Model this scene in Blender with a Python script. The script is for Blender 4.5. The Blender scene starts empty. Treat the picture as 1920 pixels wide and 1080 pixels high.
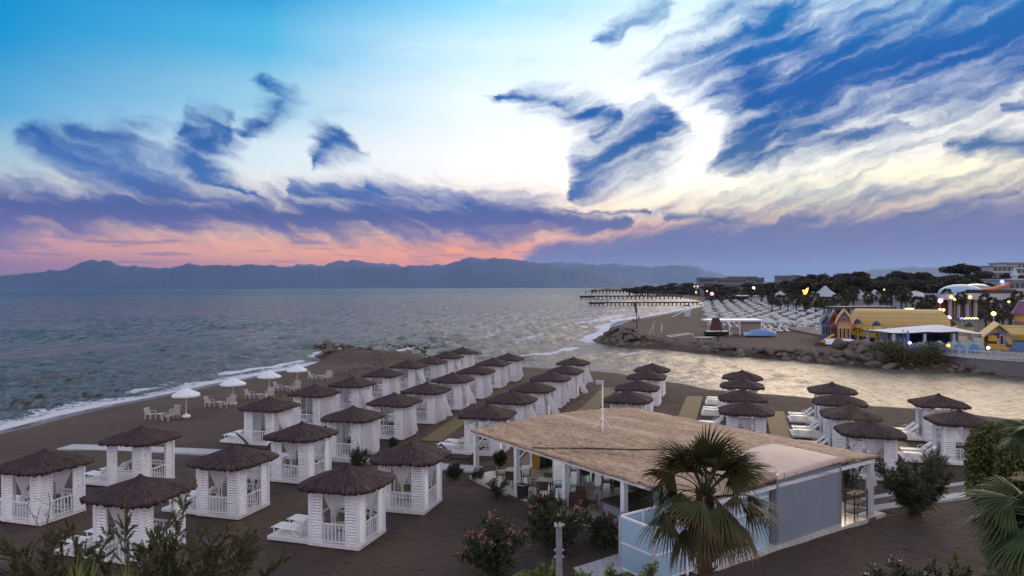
import bpy, math, random
import numpy as np
from mathutils import Vector, Matrix
R = math.radians
rnd = random.Random(7)
nr = np.random.RandomState(11)
scene = bpy.context.scene
COL = scene.collection
# ------------------------------------------------------------------ camera
F = 1333.0; CH = 10.6
PITCH, ROLL = R(-0.026), R(-0.19)
cd = bpy.data.cameras.new("camera"); cam = bpy.data.objects.new("camera", cd); COL.objects.link(cam)
cd.sensor_width = 36; cd.lens = 36 * F / 1920; cd.clip_start = 0.5; cd.clip_end = 120000
CM = Matrix.Rotation(R(90) + PITCH, 3, 'X') @ Matrix.Rotation(ROLL, 3, 'Z')
cam.matrix_world = Matrix.Translation((0, 0, CH)) @ CM.to_4x4()
scene.camera = cam
def ray(px, py): return CM @ Vector(((px - 960) / F, -(py - 540) / F, -1))
def G(px, py, z=0.0):                 # photo pixel -> point on the level z
    d = ray(px, py); t = (z - CH) / d.z
    return Vector((d.x * t, d.y * t, z))
def A(px, py, D):                     # photo pixel -> point at distance D
    d = ray(px, py); t = D / d.y
    return Vector((d.x * t, D, CH + d.z * t))
# ------------------------------------------------------------------ render settings
scene.view_settings.view_transform = 'Standard'; scene.view_settings.look = 'None'
scene.view_settings.exposure = .32; scene.view_settings.gamma = 1
scene.cycles.use_denoising = True; scene.cycles.denoising_prefilter = 'ACCURATE'; scene.cycles.use_adaptive_sampling = True
scene.cycles.adaptive_threshold = .02; scene.cycles.adaptive_min_samples = 20
scene.cycles.max_bounces = 6; scene.cycles.transparent_max_bounces = 12
scene.cycles.volume_bounces = 0; scene.cycles.diffuse_bounces = 3; scene.cycles.glossy_bounces = 3
scene.cycles.caustics_reflective = False; scene.cycles.caustics_refractive = False
def lin(r, g, b): return tuple(((c / 255) / 12.92 if c / 255 <= .04045 else ((c / 255 + .055) / 1.055) ** 2.4) for c in (r, g, b))
# ------------------------------------------------------------------ node helper
class NT:
    def __init__(s, tree): s.t = tree; s.n = tree.nodes; s.l = tree.links
    def inp(s, sock, v):
        if v is None: return
        if hasattr(v, 'is_output'): s.l.new(v, sock)
        elif isinstance(v, (tuple, list)):
            sock.default_value = tuple(v) + ((1,) if len(v) == 3 and len(sock.default_value) == 4 else ())
        elif hasattr(sock.default_value, '__len__'): sock.default_value = (v,) * 3 + ((1,) if len(sock.default_value) == 4 else ())
        else: sock.default_value = v
    def m(s, op, a, b=None, c=None, clamp=False):
        n = s.n.new('ShaderNodeMath'); n.operation = op; n.use_clamp = clamp
        for i, v in enumerate((a, b, c)): s.inp(n.inputs[i], v)
        return n.outputs[0]
    def v(s, op, a, b=None, sc=None):
        n = s.n.new('ShaderNodeVectorMath'); n.operation = op
        s.inp(n.inputs[0], a); s.inp(n.inputs[1], b)
        if sc is not None: s.inp(n.inputs[3], sc)
        return n.outputs['Value'] if op in ('LENGTH', 'DOT_PRODUCT', 'DISTANCE') else n.outputs[0]
    def xyz(s, x=0., y=0., z=0.):
        n = s.n.new('ShaderNodeCombineXYZ')
        for i, v in enumerate((x, y, z)): s.inp(n.inputs[i], v)
        return n.outputs[0]
    def sep(s, v):
        n = s.n.new('ShaderNodeSeparateXYZ'); s.inp(n.inputs[0], v); return n.outputs
    def noise(s, vec, scale=1., detail=4., rough=.5, dist=0., color=False, dim='3D'):
        n = s.n.new('ShaderNodeTexNoise'); n.noise_dimensions = dim; s.inp(n.inputs['Vector'], vec)
        n.inputs['Scale'].default_value = scale; n.inputs['Detail'].default_value = detail
        n.inputs['Roughness'].default_value = rough; n.inputs['Distortion'].default_value = dist
        return n.outputs['Color' if color else 'Fac']
    def ramp(s, fac, stops, interp='LINEAR'):
        n = s.n.new('ShaderNodeValToRGB'); s.inp(n.inputs[0], fac); cr = n.color_ramp; cr.interpolation = interp
        while len(cr.elements) > 1: cr.elements.remove(cr.elements[-1])
        cr.elements[0].position = stops[0][0]; cr.elements[0].color = tuple(stops[0][1]) + (1,)
        for p, c in stops[1:]:
            e = cr.elements.new(p); e.color = tuple(c) + (1,)
        return n.outputs[0]
    def mr(s, v, a, b, c=0., d=1., smooth=True):
        n = s.n.new('ShaderNodeMapRange'); n.interpolation_type = 'SMOOTHSTEP' if smooth else 'LINEAR'
        for i, x in enumerate((v, a, b, c, d)): s.inp(n.inputs[i], x)
        return n.outputs[0]
    def mix(s, f, a, b, bt='MIX'):
        n = s.n.new('ShaderNodeMix'); n.data_type = 'RGBA'; n.blend_type = bt
        s.inp(n.inputs[0], f); s.inp(n.inputs[6], a); s.inp(n.inputs[7], b); return n.outputs[2]
    def bump(s, h, strength=.5, dist=.05, normal=None):
        n = s.n.new('ShaderNodeBump'); s.inp(n.inputs['Height'], h); n.inputs['Strength'].default_value = strength
        n.inputs['Distance'].default_value = dist
        if normal is not None: s.l.new(normal, n.inputs['Normal'])
        return n.outputs[0]
# ------------------------------------------------------------------ sky
SUN_AZ, SUN_EL = 30.0, 7.0            # behind the thin cloud on the right
world = bpy.data.worlds.new("World"); scene.world = world; world.use_nodes = True
world.node_tree.nodes.clear(); W = NT(world.node_tree)
def ae(px, py):                       # photo pixel -> azimuth, elevation (degrees)
    d = ray(px, py); return (math.degrees(math.atan2(d.x, d.y)), math.degrees(math.atan2(d.z, math.hypot(d.x, d.y))))
tc = W.n.new('ShaderNodeTexCoord').outputs['Generated']
dx, dy, dz = W.sep(tc)
az = W.m('MULTIPLY', W.m('ARCTAN2', dx, dy), 180 / math.pi)
el = W.m('MULTIPLY', W.m('ARCSINE', dz), 180 / math.pi)
P0 = W.xyz(az, el, 0.)
elm = W.m('DIVIDE', W.m('MAXIMUM', el, 0.), 90.)
def er(py): return max(0., (539.4 - py)) / 1333 * 57.3 / 90 * .97
def col(stops):
    return W.ramp(elm, [(er(y), lin(*c)) for y, c in stops] + [(.42, (.26, .38, .52)), (1., (.24, .30, .42))], 'B_SPLINE' if False else 'EASE')
cols = [
 (-35.8, col([(540, (125, 98, 135)), (505, (152, 108, 138)), (465, (200, 145, 145)), (425, (226, 184, 166)), (380, (204, 202, 198)), (330, (150, 182, 200)), (250, (75, 155, 200)), (140, (0, 136, 192)), (0, (0, 112, 186))])),
 (-19.0, col([(540, (165, 108, 130)), (505, (208, 132, 126)), (465, (232, 164, 132)), (425, (242, 202, 164)), (375, (232, 224, 212)), (300, (205, 220, 228)), (200, (145, 192, 216)), (100, (75, 170, 212)), (0, (0, 140, 198))])),
 (-3.0, col([(540, (190, 115, 130)), (505, (240, 132, 104)), (465, (255, 158, 100)), (430, (255, 204, 150)), (380, (250, 232, 218)), (300, (242, 240, 238)), (200, (228, 238, 244)), (100, (200, 228, 242)), (0, (130, 205, 236))])),
 (10.0, col([(540, (130, 125, 165)), (500, (150, 130, 165)), (465, (170, 140, 165)), (430, (254, 190, 150)), (395, (254, 232, 205)), (330, (255, 250, 240)), (200, (240, 245, 247)), (100, (226, 240, 245)), (0, (195, 226, 238))])),
 (22.0, col([(540, (125, 140, 178)), (500, (120, 135, 172)), (450, (150, 145, 160)), (418, (255, 220, 170)), (370, (255, 248, 218)), (300, (255, 253, 243)), (200, (245, 248, 250)), (100, (230, 241, 246)), (0, (205, 230, 240))])),
 (35.8, col([(540, (120, 150, 182)), (500, (98, 125, 155)), (450, (115, 125, 155)), (410, (235, 205, 170)), (360, (255, 240, 205)), (280, (255, 250, 235)), (170, (235, 242, 246)), (80, (150, 200, 228)), (0, (60, 160, 215))])),
]
sky = cols[0][1]
for i in range(1, len(cols)):
    sky = W.mix(W.mr(az, cols[i - 1][0], cols[i][0], smooth=False), sky, cols[i][1])
# warped coordinates for the cirrus strokes
w1 = W.v('SUBTRACT', W.noise(P0, .11, 2, .5, 0, True, '2D'), (.5, .5, .5))
w2 = W.v('SUBTRACT', W.noise(W.v('MULTIPLY', P0, (1., 1.6, 1.)), .45, 4, .62, 0, True, '2D'), (.5, .5, .5))
PW = W.v('ADD', P0, W.v('ADD', W.v('MULTIPLY', w1, (3.2, 2.2, 0)), W.v('MULTIPLY', w2, (1.9, 1.1, 0))))
CH_ = [None]
def stroke(pts, widths, strength=1., vert=None):
    """soft tapered brush through photo pixels, laid on the sky sphere: a ramp along its axis gives centre line and width"""
    q = [np.array(ae(*p)) for p in pts]; ws = [w / 1333 * 57.3 for w in widths]
    ax = np.array([0, -1.]) if vert else q[-1] - q[0]
    ax = ax / np.linalg.norm(ax); pe = np.array([-ax[1], ax[0]])
    t = [float(p @ ax) for p in q]; s_ = [float(p @ pe) for p in q]
    pad = max(ws) * .7; t0 = t[0] - pad; T = t[-1] + pad - t0
    s0 = min(s_) - .5; SP = max(max(s_) - s0 + .5, max(ws) * 1.05)
    st = [(0, (s_[0] - s0, ws[0], 0))] + [((a - t0) / T, (c - s0, w, 1)) for a, c, w in zip(t, s_, ws)] + [(1, (s_[-1] - s0, ws[-1], 0))]
    dt = W.v('DOT_PRODUCT', CH_[0] or PW, tuple(ax) + (0,)); ds = W.v('DOT_PRODUCT', CH_[0] or PW, tuple(pe) + (0,))
    tn = W.m('MULTIPLY_ADD', dt, 1 / T, -t0 / T, clamp=True)
    c = W.sep(W.ramp(tn, [(p, (v[0] / SP, v[1] / SP, v[2])) for p, v in st]))
    d = W.m('ABSOLUTE', W.m('SUBTRACT', W.m('MULTIPLY_ADD', ds, 1 / SP, -s0 / SP), c[0]))
    return W.m('SUBTRACT', W.m('MULTIPLY_ADD', c[2], strength + 1.7, -1.7), W.m('DIVIDE', d, c[1]))
class _S(list):
    def append(s, x):
        if len(s): x = W.m('MAXIMUM', s[0], x); s[0] = x
        else: list.append(s, x)
        n = W.n.new('ShaderNodeVectorMath'); n.operation = 'MULTIPLY_ADD'   # keeps the graph sequential
        W.inp(n.inputs[0], s[0]); W.inp(n.inputs[1], (1e-7, 1e-7, 0)); W.inp(n.inputs[2], PW); CH_[0] = n.outputs[0]
S = _S()
# band of long low clouds on the left, rising strokes above it
S.append(stroke([(-60, 392), (250, 398), (560, 402), (900, 412), (1180, 415)], [26, 24, 22, 28, 10], 1.6))
S.append(stroke([(60, 250), (190, 300), (300, 355), (440, 392)], [14, 38, 42, 18], 1.05))
S.append(stroke([(130, 235), (215, 275), (262, 330)], [10, 34, 30], .85))
S.append(stroke([(400, 245), (350, 300), (380, 340), (480, 372)], [36, 34, 18, 8], vert=1))
S.append(stroke([(330, 240), (430, 255)], [26, 26], .8))
S.append(stroke([(505, 150), (540, 190), (515, 225), (460, 260)], [14, 22, 24, 22], .8, vert=1))
S.append(stroke([(655, 262), (630, 275), (605, 318)], [30, 28, 6], .95))
S.append(stroke([(540, 355), (640, 372), (760, 385), (900, 410)], [10, 20, 24, 20]))
S.append(stroke([(690, 358), (820, 388), (960, 425), (1040, 430)], [8, 22, 28, 12], 1.1))
S.append(stroke([(860, 440), (1000, 442)], [10, 20], .7))
# funnel shaped cloud in the middle
S.append(stroke([(1268, 222), (1180, 272), (1100, 325), (1075, 362)], [24, 40, 36, 9], 1.25))
S.append(stroke([(930, 182), (1030, 195), (1110, 215), (1150, 222)], [8, 18, 26, 14], .85))
S.append(stroke([(1150, 215), (1110, 260)], [16, 40], .8))
# great blue sweep at the upper right
S.append(stroke([(1960, 20), (1760, 90), (1600, 130), (1490, 210), (1400, 290), (1345, 320)], [80, 80, 78, 68, 30, 10], 1.3))
S.append(stroke([(1440, 10), (1400, 110), (1440, 200)], [56, 84, 50], 1.25, vert=1))
S.append(stroke([(1400, 60), (1560, 100)], [50, 60]))
S.append(stroke([(1250, 10), (1180, 40), (1100, 75)], [30, 14, 6], .25))
S.append(stroke([(1700, 232), (1600, 258), (1500, 282), (1400, 318)], [16, 16, 16, 6], .8))
S.append(stroke([(1960, 258), (1860, 262), (1765, 268)], [20, 18, 8], .95))
S.append(stroke([(1960, 185), (1890, 188)], [20, 12], .8))
S.append(stroke([(1890, 352), (1810, 372)], [12, 16], .85))
# heavy bank low on the right
S.append(stroke([(1990, 446), (1800, 466), (1500, 468), (1250, 474), (1000, 484)], [54, 48, 42, 30, 12], 1.9))
S.append(stroke([(1250, 408), (1400, 420), (1560, 430)], [12, 16, 16], .9))
S.append(stroke([(1040, 388), (1230, 394)], [4, 5], .8))
pwx, pwy, _z = W.sep(PW)                # filaments rise to the right on the right side, to the left on the left side
flow = W.m('SQRT', W.m('ADD', W.m('MULTIPLY', W.m('SUBTRACT', pwx, -1.), W.m('SUBTRACT', pwx, -1.)), 16.))
fine = W.xyz(W.m('MULTIPLY', pwx, .40), W.m('MULTIPLY', W.m('SUBTRACT', pwy, W.m('MULTIPLY', flow, .36)), 2.1), 0.)
n1 = W.noise(fine, .50, 4, .5, .1, dim='2D')
n2 = W.noise(W.v('ADD', P0, W.v('MULTIPLY', w2, (5., 2., 0))), 1.9, 4, .6, .6, dim='2D')
val = S[0]
for s_ in S[1:]: val = W.m('MAXIMUM', val, s_)
val = W.m('ADD', val, W.m('MULTIPLY', W.m('SUBTRACT', n1, .5), 2.6))
val = W.m('ADD', val, W.m('MULTIPLY', W.m('SUBTRACT', n2, .5), .5))
val = W.m('MAXIMUM', val, -2.)
mask = W.mr(val, -1.5, 1.25)
ccol = W.ramp(elm, [(0., lin(105, 118, 165)), (er(440), lin(96, 96, 148)), (er(400), lin(72, 86, 142)), (er(340), lin(60, 102, 165)), (er(250), lin(20, 84, 152)), (er(150), lin(0, 90, 165)), (er(0), lin(0, 112, 176)), (.5, (.03, .2, .45))])
ccolR = W.ramp(elm, [(0., lin(104, 126, 165)), (er(470), lin(92, 102, 150)), (er(430), lin(92, 100, 145)), (er(360), lin(80, 110, 146)), (er(250), lin(10, 84, 150)), (er(170), lin(0, 82, 158)), (er(0), lin(0, 112, 176)), (.5, (.03, .2, .45))])
cl = W.mix(W.mr(az, 2., 14.), ccol, ccolR)
sky = W.mix(mask, sky, cl)
# thin bright cirrus veil and faint streaks over everything
v1 = W.noise(W.v('MULTIPLY', PW, (.35, 1.3, 1.)), .55, 4, .65, dim='2D')
sky = W.mix(W.m('MULTIPLY', W.mr(v1, .5, .85), .10), sky, cl)
v2 = W.noise(W.v('ADD', W.v('MULTIPLY', PW, (.25, 1.1, 1.)), (40, 7, 0)), .9, 5, .6, 1.0, dim='2D')
sky = W.mix(W.m('MULTIPLY', W.m('MULTIPLY', W.mr(v2, .52, .8), W.mr(el, 5., 11.)), W.m('MULTIPLY', W.m('SUBTRACT', 1., mask), W.m('MULTIPLY', W.mr(az, -16., 2.), .2))), sky, lin(250, 250, 250))
# small dashes of cloud above the mountains
lo = W.noise(W.v('MULTIPLY', P0, (.16, 2.2, 1.)), 1.0, 3, .6, dim='2D')
sky = W.mix(W.m('MULTIPLY', W.m('MULTIPLY', W.mr(lo, .56, .68), W.mr(el, 1.2, 2.)), W.m('MULTIPLY', W.mr(el, 5.2, 4.), .55)), sky, lin(118, 98, 150))
# the dome away from the sunset: dusk blue
back = W.ramp(elm, [(0., (.90, .81, .90)), (.15, (1.0, .93, 1.05)), (.5, (.60, .58, .68)), (1., (.26, .32, .44))])
sky = W.mix(W.mr(W.m('ABSOLUTE', az), 50., 115.), sky, back)
nish = W.n.new('ShaderNodeTexSky'); nish.sky_type = 'NISHITA'; nish.sun_disc = False
nish.sun_elevation = R(SUN_EL); nish.sun_rotation = R(SUN_AZ); nish.air_density = 1.4; nish.dust_density = 2.
bg1 = W.n.new('ShaderNodeBackground'); W.inp(bg1.inputs[0], nish.outputs[0]); bg1.inputs[1].default_value = .05
bg2 = W.n.new('ShaderNodeBackground'); W.inp(bg2.inputs[0], sky); bg2.inputs[1].default_value = 1.
mx = W.n.new('ShaderNodeMixShader'); mx.inputs[0].default_value = .998
W.l.new(bg1.outputs[0], mx.inputs[1]); W.l.new(bg2.outputs[0], mx.inputs[2])
wo = W.n.new('ShaderNodeOutputWorld'); W.l.new(mx.outputs[0], wo.inputs[0])
world.cycles.sampling_method = 'MANUAL'; world.cycles.sample_map_resolution = 512
sl = bpy.data.lights.new("sun", 'SUN'); sl.energy = 1.5; sl.angle = R(34); sl.color = (1., .74, .50)
so = bpy.data.objects.new("sun", sl); COL.objects.link(so)
sd = Vector((math.sin(R(SUN_AZ)) * math.cos(R(SUN_EL + 10)), math.cos(R(SUN_AZ)) * math.cos(R(SUN_EL + 10)), math.sin(R(SUN_EL + 10))))
so.rotation_euler = sd.to_track_quat('Z', 'Y').to_euler()
# ------------------------------------------------------------------ mesh helpers
class MB:
    def __init__(s): s.v = []; s.f = []
    def add(s, vs, fs):
        o = len(s.v); s.v += [tuple(v) for v in vs]; s.f += [tuple(i + o for i in f) for f in fs]; return s
    def box(s, c, d, rz=0., M=None):
        hx, hy, hz = d[0] / 2, d[1] / 2, d[2] / 2; cz, sz = math.cos(rz), math.sin(rz); vs = []
        for x, y, z in ((-1, -1, -1), (1, -1, -1), (1, 1, -1), (-1, 1, -1), (-1, -1, 1), (1, -1, 1), (1, 1, 1), (-1, 1, 1)):
            X, Y, Z = x * hx, y * hy, z * hz
            if M is not None:
                q = M @ Vector((X, Y, Z)); X, Y, Z = q
            vs.append((c[0] + X * cz - Y * sz, c[1] + X * sz + Y * cz, c[2] + Z))
        return s.add(vs, [(0, 3, 2, 1), (4, 5, 6, 7), (0, 1, 5, 4), (1, 2, 6, 5), (2, 3, 7, 6), (3, 0, 4, 7)])
    def beam(s, p, q, w, h=None):
        p, q = Vector(p), Vector(q); d = q - p; L = d.length; h = h or w
        Mx = d.to_track_quat('X', 'Z').to_matrix()
        return s.box((p + q) / 2, (L, w, h), 0, Mx)
    def tube(s, pts, rad, n=8, cap=True):
        pts = [Vector(p) for p in pts]; m = len(pts)
        if not hasattr(rad, '__len__'): rad = [rad] * m
        vs = []; fs = []
        for i, p in enumerate(pts):
            d = (pts[min(i + 1, m - 1)] - pts[max(i - 1, 0)]).normalized()
            a = d.orthogonal().normalized() if abs(d.z) < .9 else Vector((1, 0, 0)).cross(d).normalized()
            if abs(d.z) < .9: a = Vector((0, 0, 1)).cross(d).normalized()
            b = d.cross(a)
            for k in range(n):
                t = 2 * math.pi * k / n; vs.append(p + (a * math.cos(t) + b * math.sin(t)) * rad[i])
        for i in range(m - 1):
            for k in range(n): fs.append((i * n + k, i * n + (k + 1) % n, (i + 1) * n + (k + 1) % n, (i + 1) * n + k))
        if cap: fs.append(tuple(range(n))[::-1]); fs.append(tuple((m - 1) * n + k for k in range(n)))
        return s.add(vs, fs)
    def lathe(s, c, prof, n=16, sx=1., sy=1., a0=0.):
        vs = []; fs = []; m = len(prof)
        for r, z in prof:
            for k in range(n):
                t = 2 * math.pi * k / n + a0; vs.append((c[0] + r * sx * math.cos(t), c[1] + r * sy * math.sin(t), c[2] + z))
        for i in range(m - 1):
            for k in range(n): fs.append((i * n + k, i * n + (k + 1) % n, (i + 1) * n + (k + 1) % n, (i + 1) * n + k))
        fs.append(tuple(range(n))[::-1]); fs.append(tuple((m - 1) * n + k for k in range(n)))
        return s.add(vs, fs)
    def prism(s, poly, z0, z1):            # polygon in xy, extruded in z
        n = len(poly); vs = [(p[0], p[1], z0) for p in poly] + [(p[0], p[1], z1) for p in poly]
        return s.add(vs, [tuple(range(n))[::-1], tuple(range(n, 2 * n))] + [(i, (i + 1) % n, n + (i + 1) % n, n + i) for i in range(n)])
    def extr(s, poly, o, u, v, w):         # polygon (a,b) in plane o+a*u+b*v, extruded by vector w
        n = len(poly); o, u, v, w = Vector(o), Vector(u), Vector(v), Vector(w)
        b = [o + u * p[0] + v * p[1] for p in poly]; vs = b + [p + w for p in b]
        return s.add(vs, [tuple(range(n))[::-1], tuple(range(n, 2 * n))] + [(i, (i + 1) % n, n + (i + 1) % n, n + i) for i in range(n)])
    def mesh(s, name, mat, smooth=False):
        me = bpy.data.meshes.new(name); me.from_pydata(s.v, [], s.f)
        if mat: me.materials.append(mat)
        if smooth: me.polygons.foreach_set('use_smooth', [True] * len(me.polygons))
        me.update(); return me
    def build(s, name, mat, parent=None, smooth=False, loc=None):
        return put(name, s.mesh(name, mat, smooth), parent, loc)
def npmesh(name, V, Fq, mat, smooth=False):       # numpy verts, faces (n,k)
    me = bpy.data.meshes.new(name); V = np.asarray(V, np.float32); Fq = np.asarray(Fq, np.int32); k = Fq.shape[1]
    me.vertices.add(len(V)); me.vertices.foreach_set('co', V.ravel())
    me.loops.add(Fq.size); me.loops.foreach_set('vertex_index', Fq.ravel())
    me.polygons.add(len(Fq)); me.polygons.foreach_set('loop_start', np.arange(0, Fq.size, k, dtype=np.int32))
    try: me.polygons.foreach_set('loop_total', np.full(len(Fq), k, np.int32))
    except Exception: pass
    if smooth: me.polygons.foreach_set('use_smooth', np.ones(len(Fq), bool))
    me.update(calc_edges=True); me.validate()
    if mat: me.materials.append(mat)
    return me
def attr(me, name, a):
    at = me.attributes.new(name, 'FLOAT', 'POINT'); at.data.foreach_set('value', np.asarray(a, np.float32))
def put(name, me, parent=None, loc=None, rz=None, sc=None):
    o = bpy.data.objects.new(name, me); COL.objects.link(o)
    if parent: o.parent = parent
    if loc is not None: o.location = loc
    if rz is not None: o.rotation_euler = (0, 0, rz)
    if sc is not None: o.scale = (sc,) * 3 if not hasattr(sc, '__len__') else sc
    return o
def tag(o, label=None, cat=None, group=None, kind=None):
    for k, v in (('label', label), ('category', cat), ('group', group), ('kind', kind)):
        if v: o[k] = v
    return o
def thing(name, label, cat, loc=(0, 0, 0), rz=0., group=None):
    o = put(name, None, None, loc, rz); return tag(o, label, cat, group)
KIDS = {}
def kids(o):
    return [c for c in bpy.data.objects if c.parent == o]
def copy_tree(src, loc, rz, label, group=None, sc=None, tree=None):
    def cp(o, par):
        c = o.copy(); COL.objects.link(c); c.parent = par
        for ch in tree.get(o.name, ()): cp(ch, c)
        return c
    r = cp(src, None); r.location = loc; r.rotation_euler = (0, 0, rz)
    if sc is not None: r.scale = (sc,) * 3
    r['label'] = label
    if group: r['group'] = group
    return r
def tree_of(root):
    t = {}
    def rec(o):
        t[o.name] = kids(o)
        for c in t[o.name]: rec(c)
    rec(root); return t
# ------------------------------------------------------------------ materials
def material(name, base, rough=.8, var=.0, vscale=3., bump=0., bscale=20., metal=0., emis=None, estr=0., fn=None, spec=None, obj=True, alpha=None):
    m = bpy.data.materials.new(name); m.use_nodes = True; T = NT(m.node_tree); b = T.n['Principled BSDF']
    co = T.n.new('ShaderNodeTexCoord').outputs['Object']
    b.inputs['Roughness'].default_value = rough; b.inputs['Metallic'].default_value = metal
    if spec is not None: b.inputs['Specular IOR Level'].default_value = spec
    c = tuple(base) + (1,)
    if var:
        nz = T.noise(co, vscale, 5, .6)
        k = T.mr(nz, .3, .7, 1 - var, 1 + var, False)
        c = T.v('SCALE', tuple(base), sc=k)
    if fn: c = fn(T, co, b, c) or c
    T.inp(b.inputs['Base Color'], c)
    if bump: T.l.new(T.bump(T.noise(co, bscale, 4, .6), bump, .03), b.inputs['Normal'])
    if emis: T.inp(b.inputs['Emission Color'], emis); b.inputs['Emission Strength'].default_value = estr
    if alpha is not None: b.inputs['Alpha'].default_value = alpha
    return m
MT = {}
MT['white'] = material('white_paint', (.78, .78, .82), .5, .10, 6)
MT['plastic'] = material('white_plastic', (.80, .80, .80), .35, .05, 4)
MT['white_wood'] = material('weathered_white_wood', (.68, .65, .66), .6, .14, 7, .2, 40)
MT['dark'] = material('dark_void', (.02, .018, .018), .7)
MT['dark_wood'] = material('dark_wood', (.045, .032, .026), .7, .3, 6, .3, 30)
MT['metal'] = material('grey_metal', (.35, .36, .38), .4, .1, 5, metal=.6)
def thatch(T, co, b, c):
    x, y, z = T.sep(co)
    a = T.m('ARCTAN2', y, x); r = T.m('SQRT', T.m('ADD', T.m('MULTIPLY', x, x), T.m('MULTIPLY', y, y)))
    n = T.noise(T.xyz(T.m('MULTIPLY', a, 20.), T.m('MULTIPLY', r, 1.2), 0), 1.6, 4, .7, 0, dim='3D')
    n2 = T.noise(co, 2.2, 4, .6)
    c = T.mix(T.mr(n, .42, .60), (.005, .0025, .003), (.085, .041, .044))
    c = T.mix(T.mr(n2, .45, .72, 0, .55), c, (.034, .020, .020))
    T.l.new(T.bump(n, .9, .04), b.inputs['Normal']); return c
MT['thatch'] = material('reed_thatch', (.06, .04, .045), .9, fn=thatch)
def thatch_moss(T, co, b, c):
    c = thatch(T, co, b, c); n = T.noise(co, 1.1, 4, .6)
    return T.mix(T.mr(n, .45, .6, 0, .75), c, (.085, .075, .03))
MT['thatch_moss'] = material('mossy_reed_thatch', (.06, .04, .045), .9, fn=thatch_moss)
# ------------------------------------------------------------------ land and sea
SEA = -0.9
def Pw(px, py): p = G(px, py, SEA); return (p.x, p.y)
near_shore = [(-900, 985), (-400, 893), (0, 806), (80, 786), (156, 768), (240, 752), (312, 738), (390, 721), (490, 702), (555, 691), (600, 681), (615, 678),
    (592, 669), (606, 662), (645, 656), (690, 655), (722, 662), (750, 669), (790, 674), (850, 680), (920, 685), (975, 692), (1040, 696), (1109, 699),
    (1173, 705), (1249, 719), (1302, 726), (1347, 736), (1435, 743), (1500, 748), (1550, 754), (1621, 765), (1719, 771), (1817, 781), (1890, 790), (2050, 810), (2400, 860)]
NP = [Pw(*p) for p in near_shore]
near_poly = NP + [(140, 15), (140, -120), (-160, -120), (-160, 30)]
far_shore = [(2600, 742), (2200, 722), (1920, 705), (1850, 701), (1750, 696), (1650, 690), (1570, 684), (1500, 677), (1450, 673), (1350, 666), (1290, 661), (1245, 655), (1170, 651), (1120, 643), (1113, 637),
    (1135, 628), (1163, 622), (1146, 616), (1142, 609), (1160, 602), (1200, 596), (1250, 587), (1285, 580), (1308, 574), (1312, 569), (1296, 563), (1262, 557), (1225, 552.5), (1180, 549), (1150, 546.5), (1120, 545)]
FP = [Pw(*p) for p in far_shore]
far_poly = FP + [(500, 3600), (900, 6000), (9000, 7000), (9000, 300)]
def seg_info(X, Y, pts, closed_from=None):
    best = np.full(X.shape, 1e9); idx = np.zeros(X.shape, int)
    for i in range(len(pts) - 1):
        ax, ay = pts[i]; bx, by = pts[i + 1]; vx, vy = bx - ax, by - ay; L = vx * vx + vy * vy + 1e-9
        t = np.clip(((X - ax) * vx + (Y - ay) * vy) / L, 0, 1)
        d = np.hypot(X - ax - t * vx, Y - ay - t * vy); m = d < best; best = np.where(m, d, best); idx = np.where(m, i, idx)
    return best, idx
def inside(X, Y, poly):
    c = np.zeros(X.shape, bool); n = len(poly)
    for i in range(n):
        x1, y1 = poly[i]; x2, y2 = poly[(i + 1) % n]
        k = ((y1 > Y) != (y2 > Y)) & (X < (x2 - x1) * (Y - y1) / (y2 - y1 + 1e-12) + x1); c ^= k
    return c
def ss(x, a, b): t = np.clip((x - a) / (b - a), 0, 1); return t * t * (3 - 2 * t)
def vnoise(X, Y, seed=0):
    s = np.zeros_like(X); rs = np.random.RandomState(seed)
    for k in range(14):
        a = rs.uniform(0, 6.28); f = 2 ** rs.uniform(-1, 2.2); s += np.sin((X * math.cos(a) + Y * math.sin(a)) * f + rs.uniform(0, 6.28)) / f ** .6
    return s / 3.5
def coast(X, Y):
    dn, i_n = seg_info(X, Y, NP); df, i_f = seg_info(X, Y, FP)
    inn = inside(X, Y, near_poly); inf = inside(X, Y, far_poly)
    return dn, i_n, inn, df, i_f, inf
def ground(X, Y, full=False):
    X = np.atleast_1d(np.asarray(X, float)); Y = np.atleast_1d(np.asarray(Y, float))
    dn, i_n, inn, df, i_f, inf = coast(X, Y)
    jetty = ss(i_n, 10.5, 11) * (1 - ss(i_n, 17, 18))
    left = i_n <= 10
    Ln = np.where(left, 6.5, 2.2)
    hn = np.where(inn, .9 * (1 - np.exp(-dn / Ln)), -np.minimum(.16 * dn, 3))
    # the mound behind the jetty rocks
    jx, jy = G(650, 666, 0).x, G(650, 666, 0).y; kx, ky = G(735, 672, 0).x, G(735, 672, 0).y
    q, _ = seg_info(X, Y, [(jx, jy), (kx, ky)])
    hn = hn + np.where(inn, 1.15 * np.exp(-(q / 4.5) ** 2), 0)
    beach = (i_f >= 15)
    Lf = np.where(beach, 14., 2.)
    top = np.where(beach, 1.1, 1.5)
    hf = np.where(inf, top * (1 - np.exp(-df / Lf)), -np.minimum(.16 * df, 3))
    h = SEA + np.maximum(hn, hf)
    far_rise = ss(Y + X * .4, 420, 1500) * inf * 6 * ss(df, 40, 400)
    h = h + far_rise
    if full: return h, dn, i_n, inn, df, i_f, inf
    return h
def gz(x, y): return float(ground(x, y)[0])
def GG(px, py):                       # photo pixel -> point on the real ground
    z = 0.
    for _ in range(6):
        p = G(px, py, z); z = gz(p.x, p.y)
    p.z = z; return p
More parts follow.
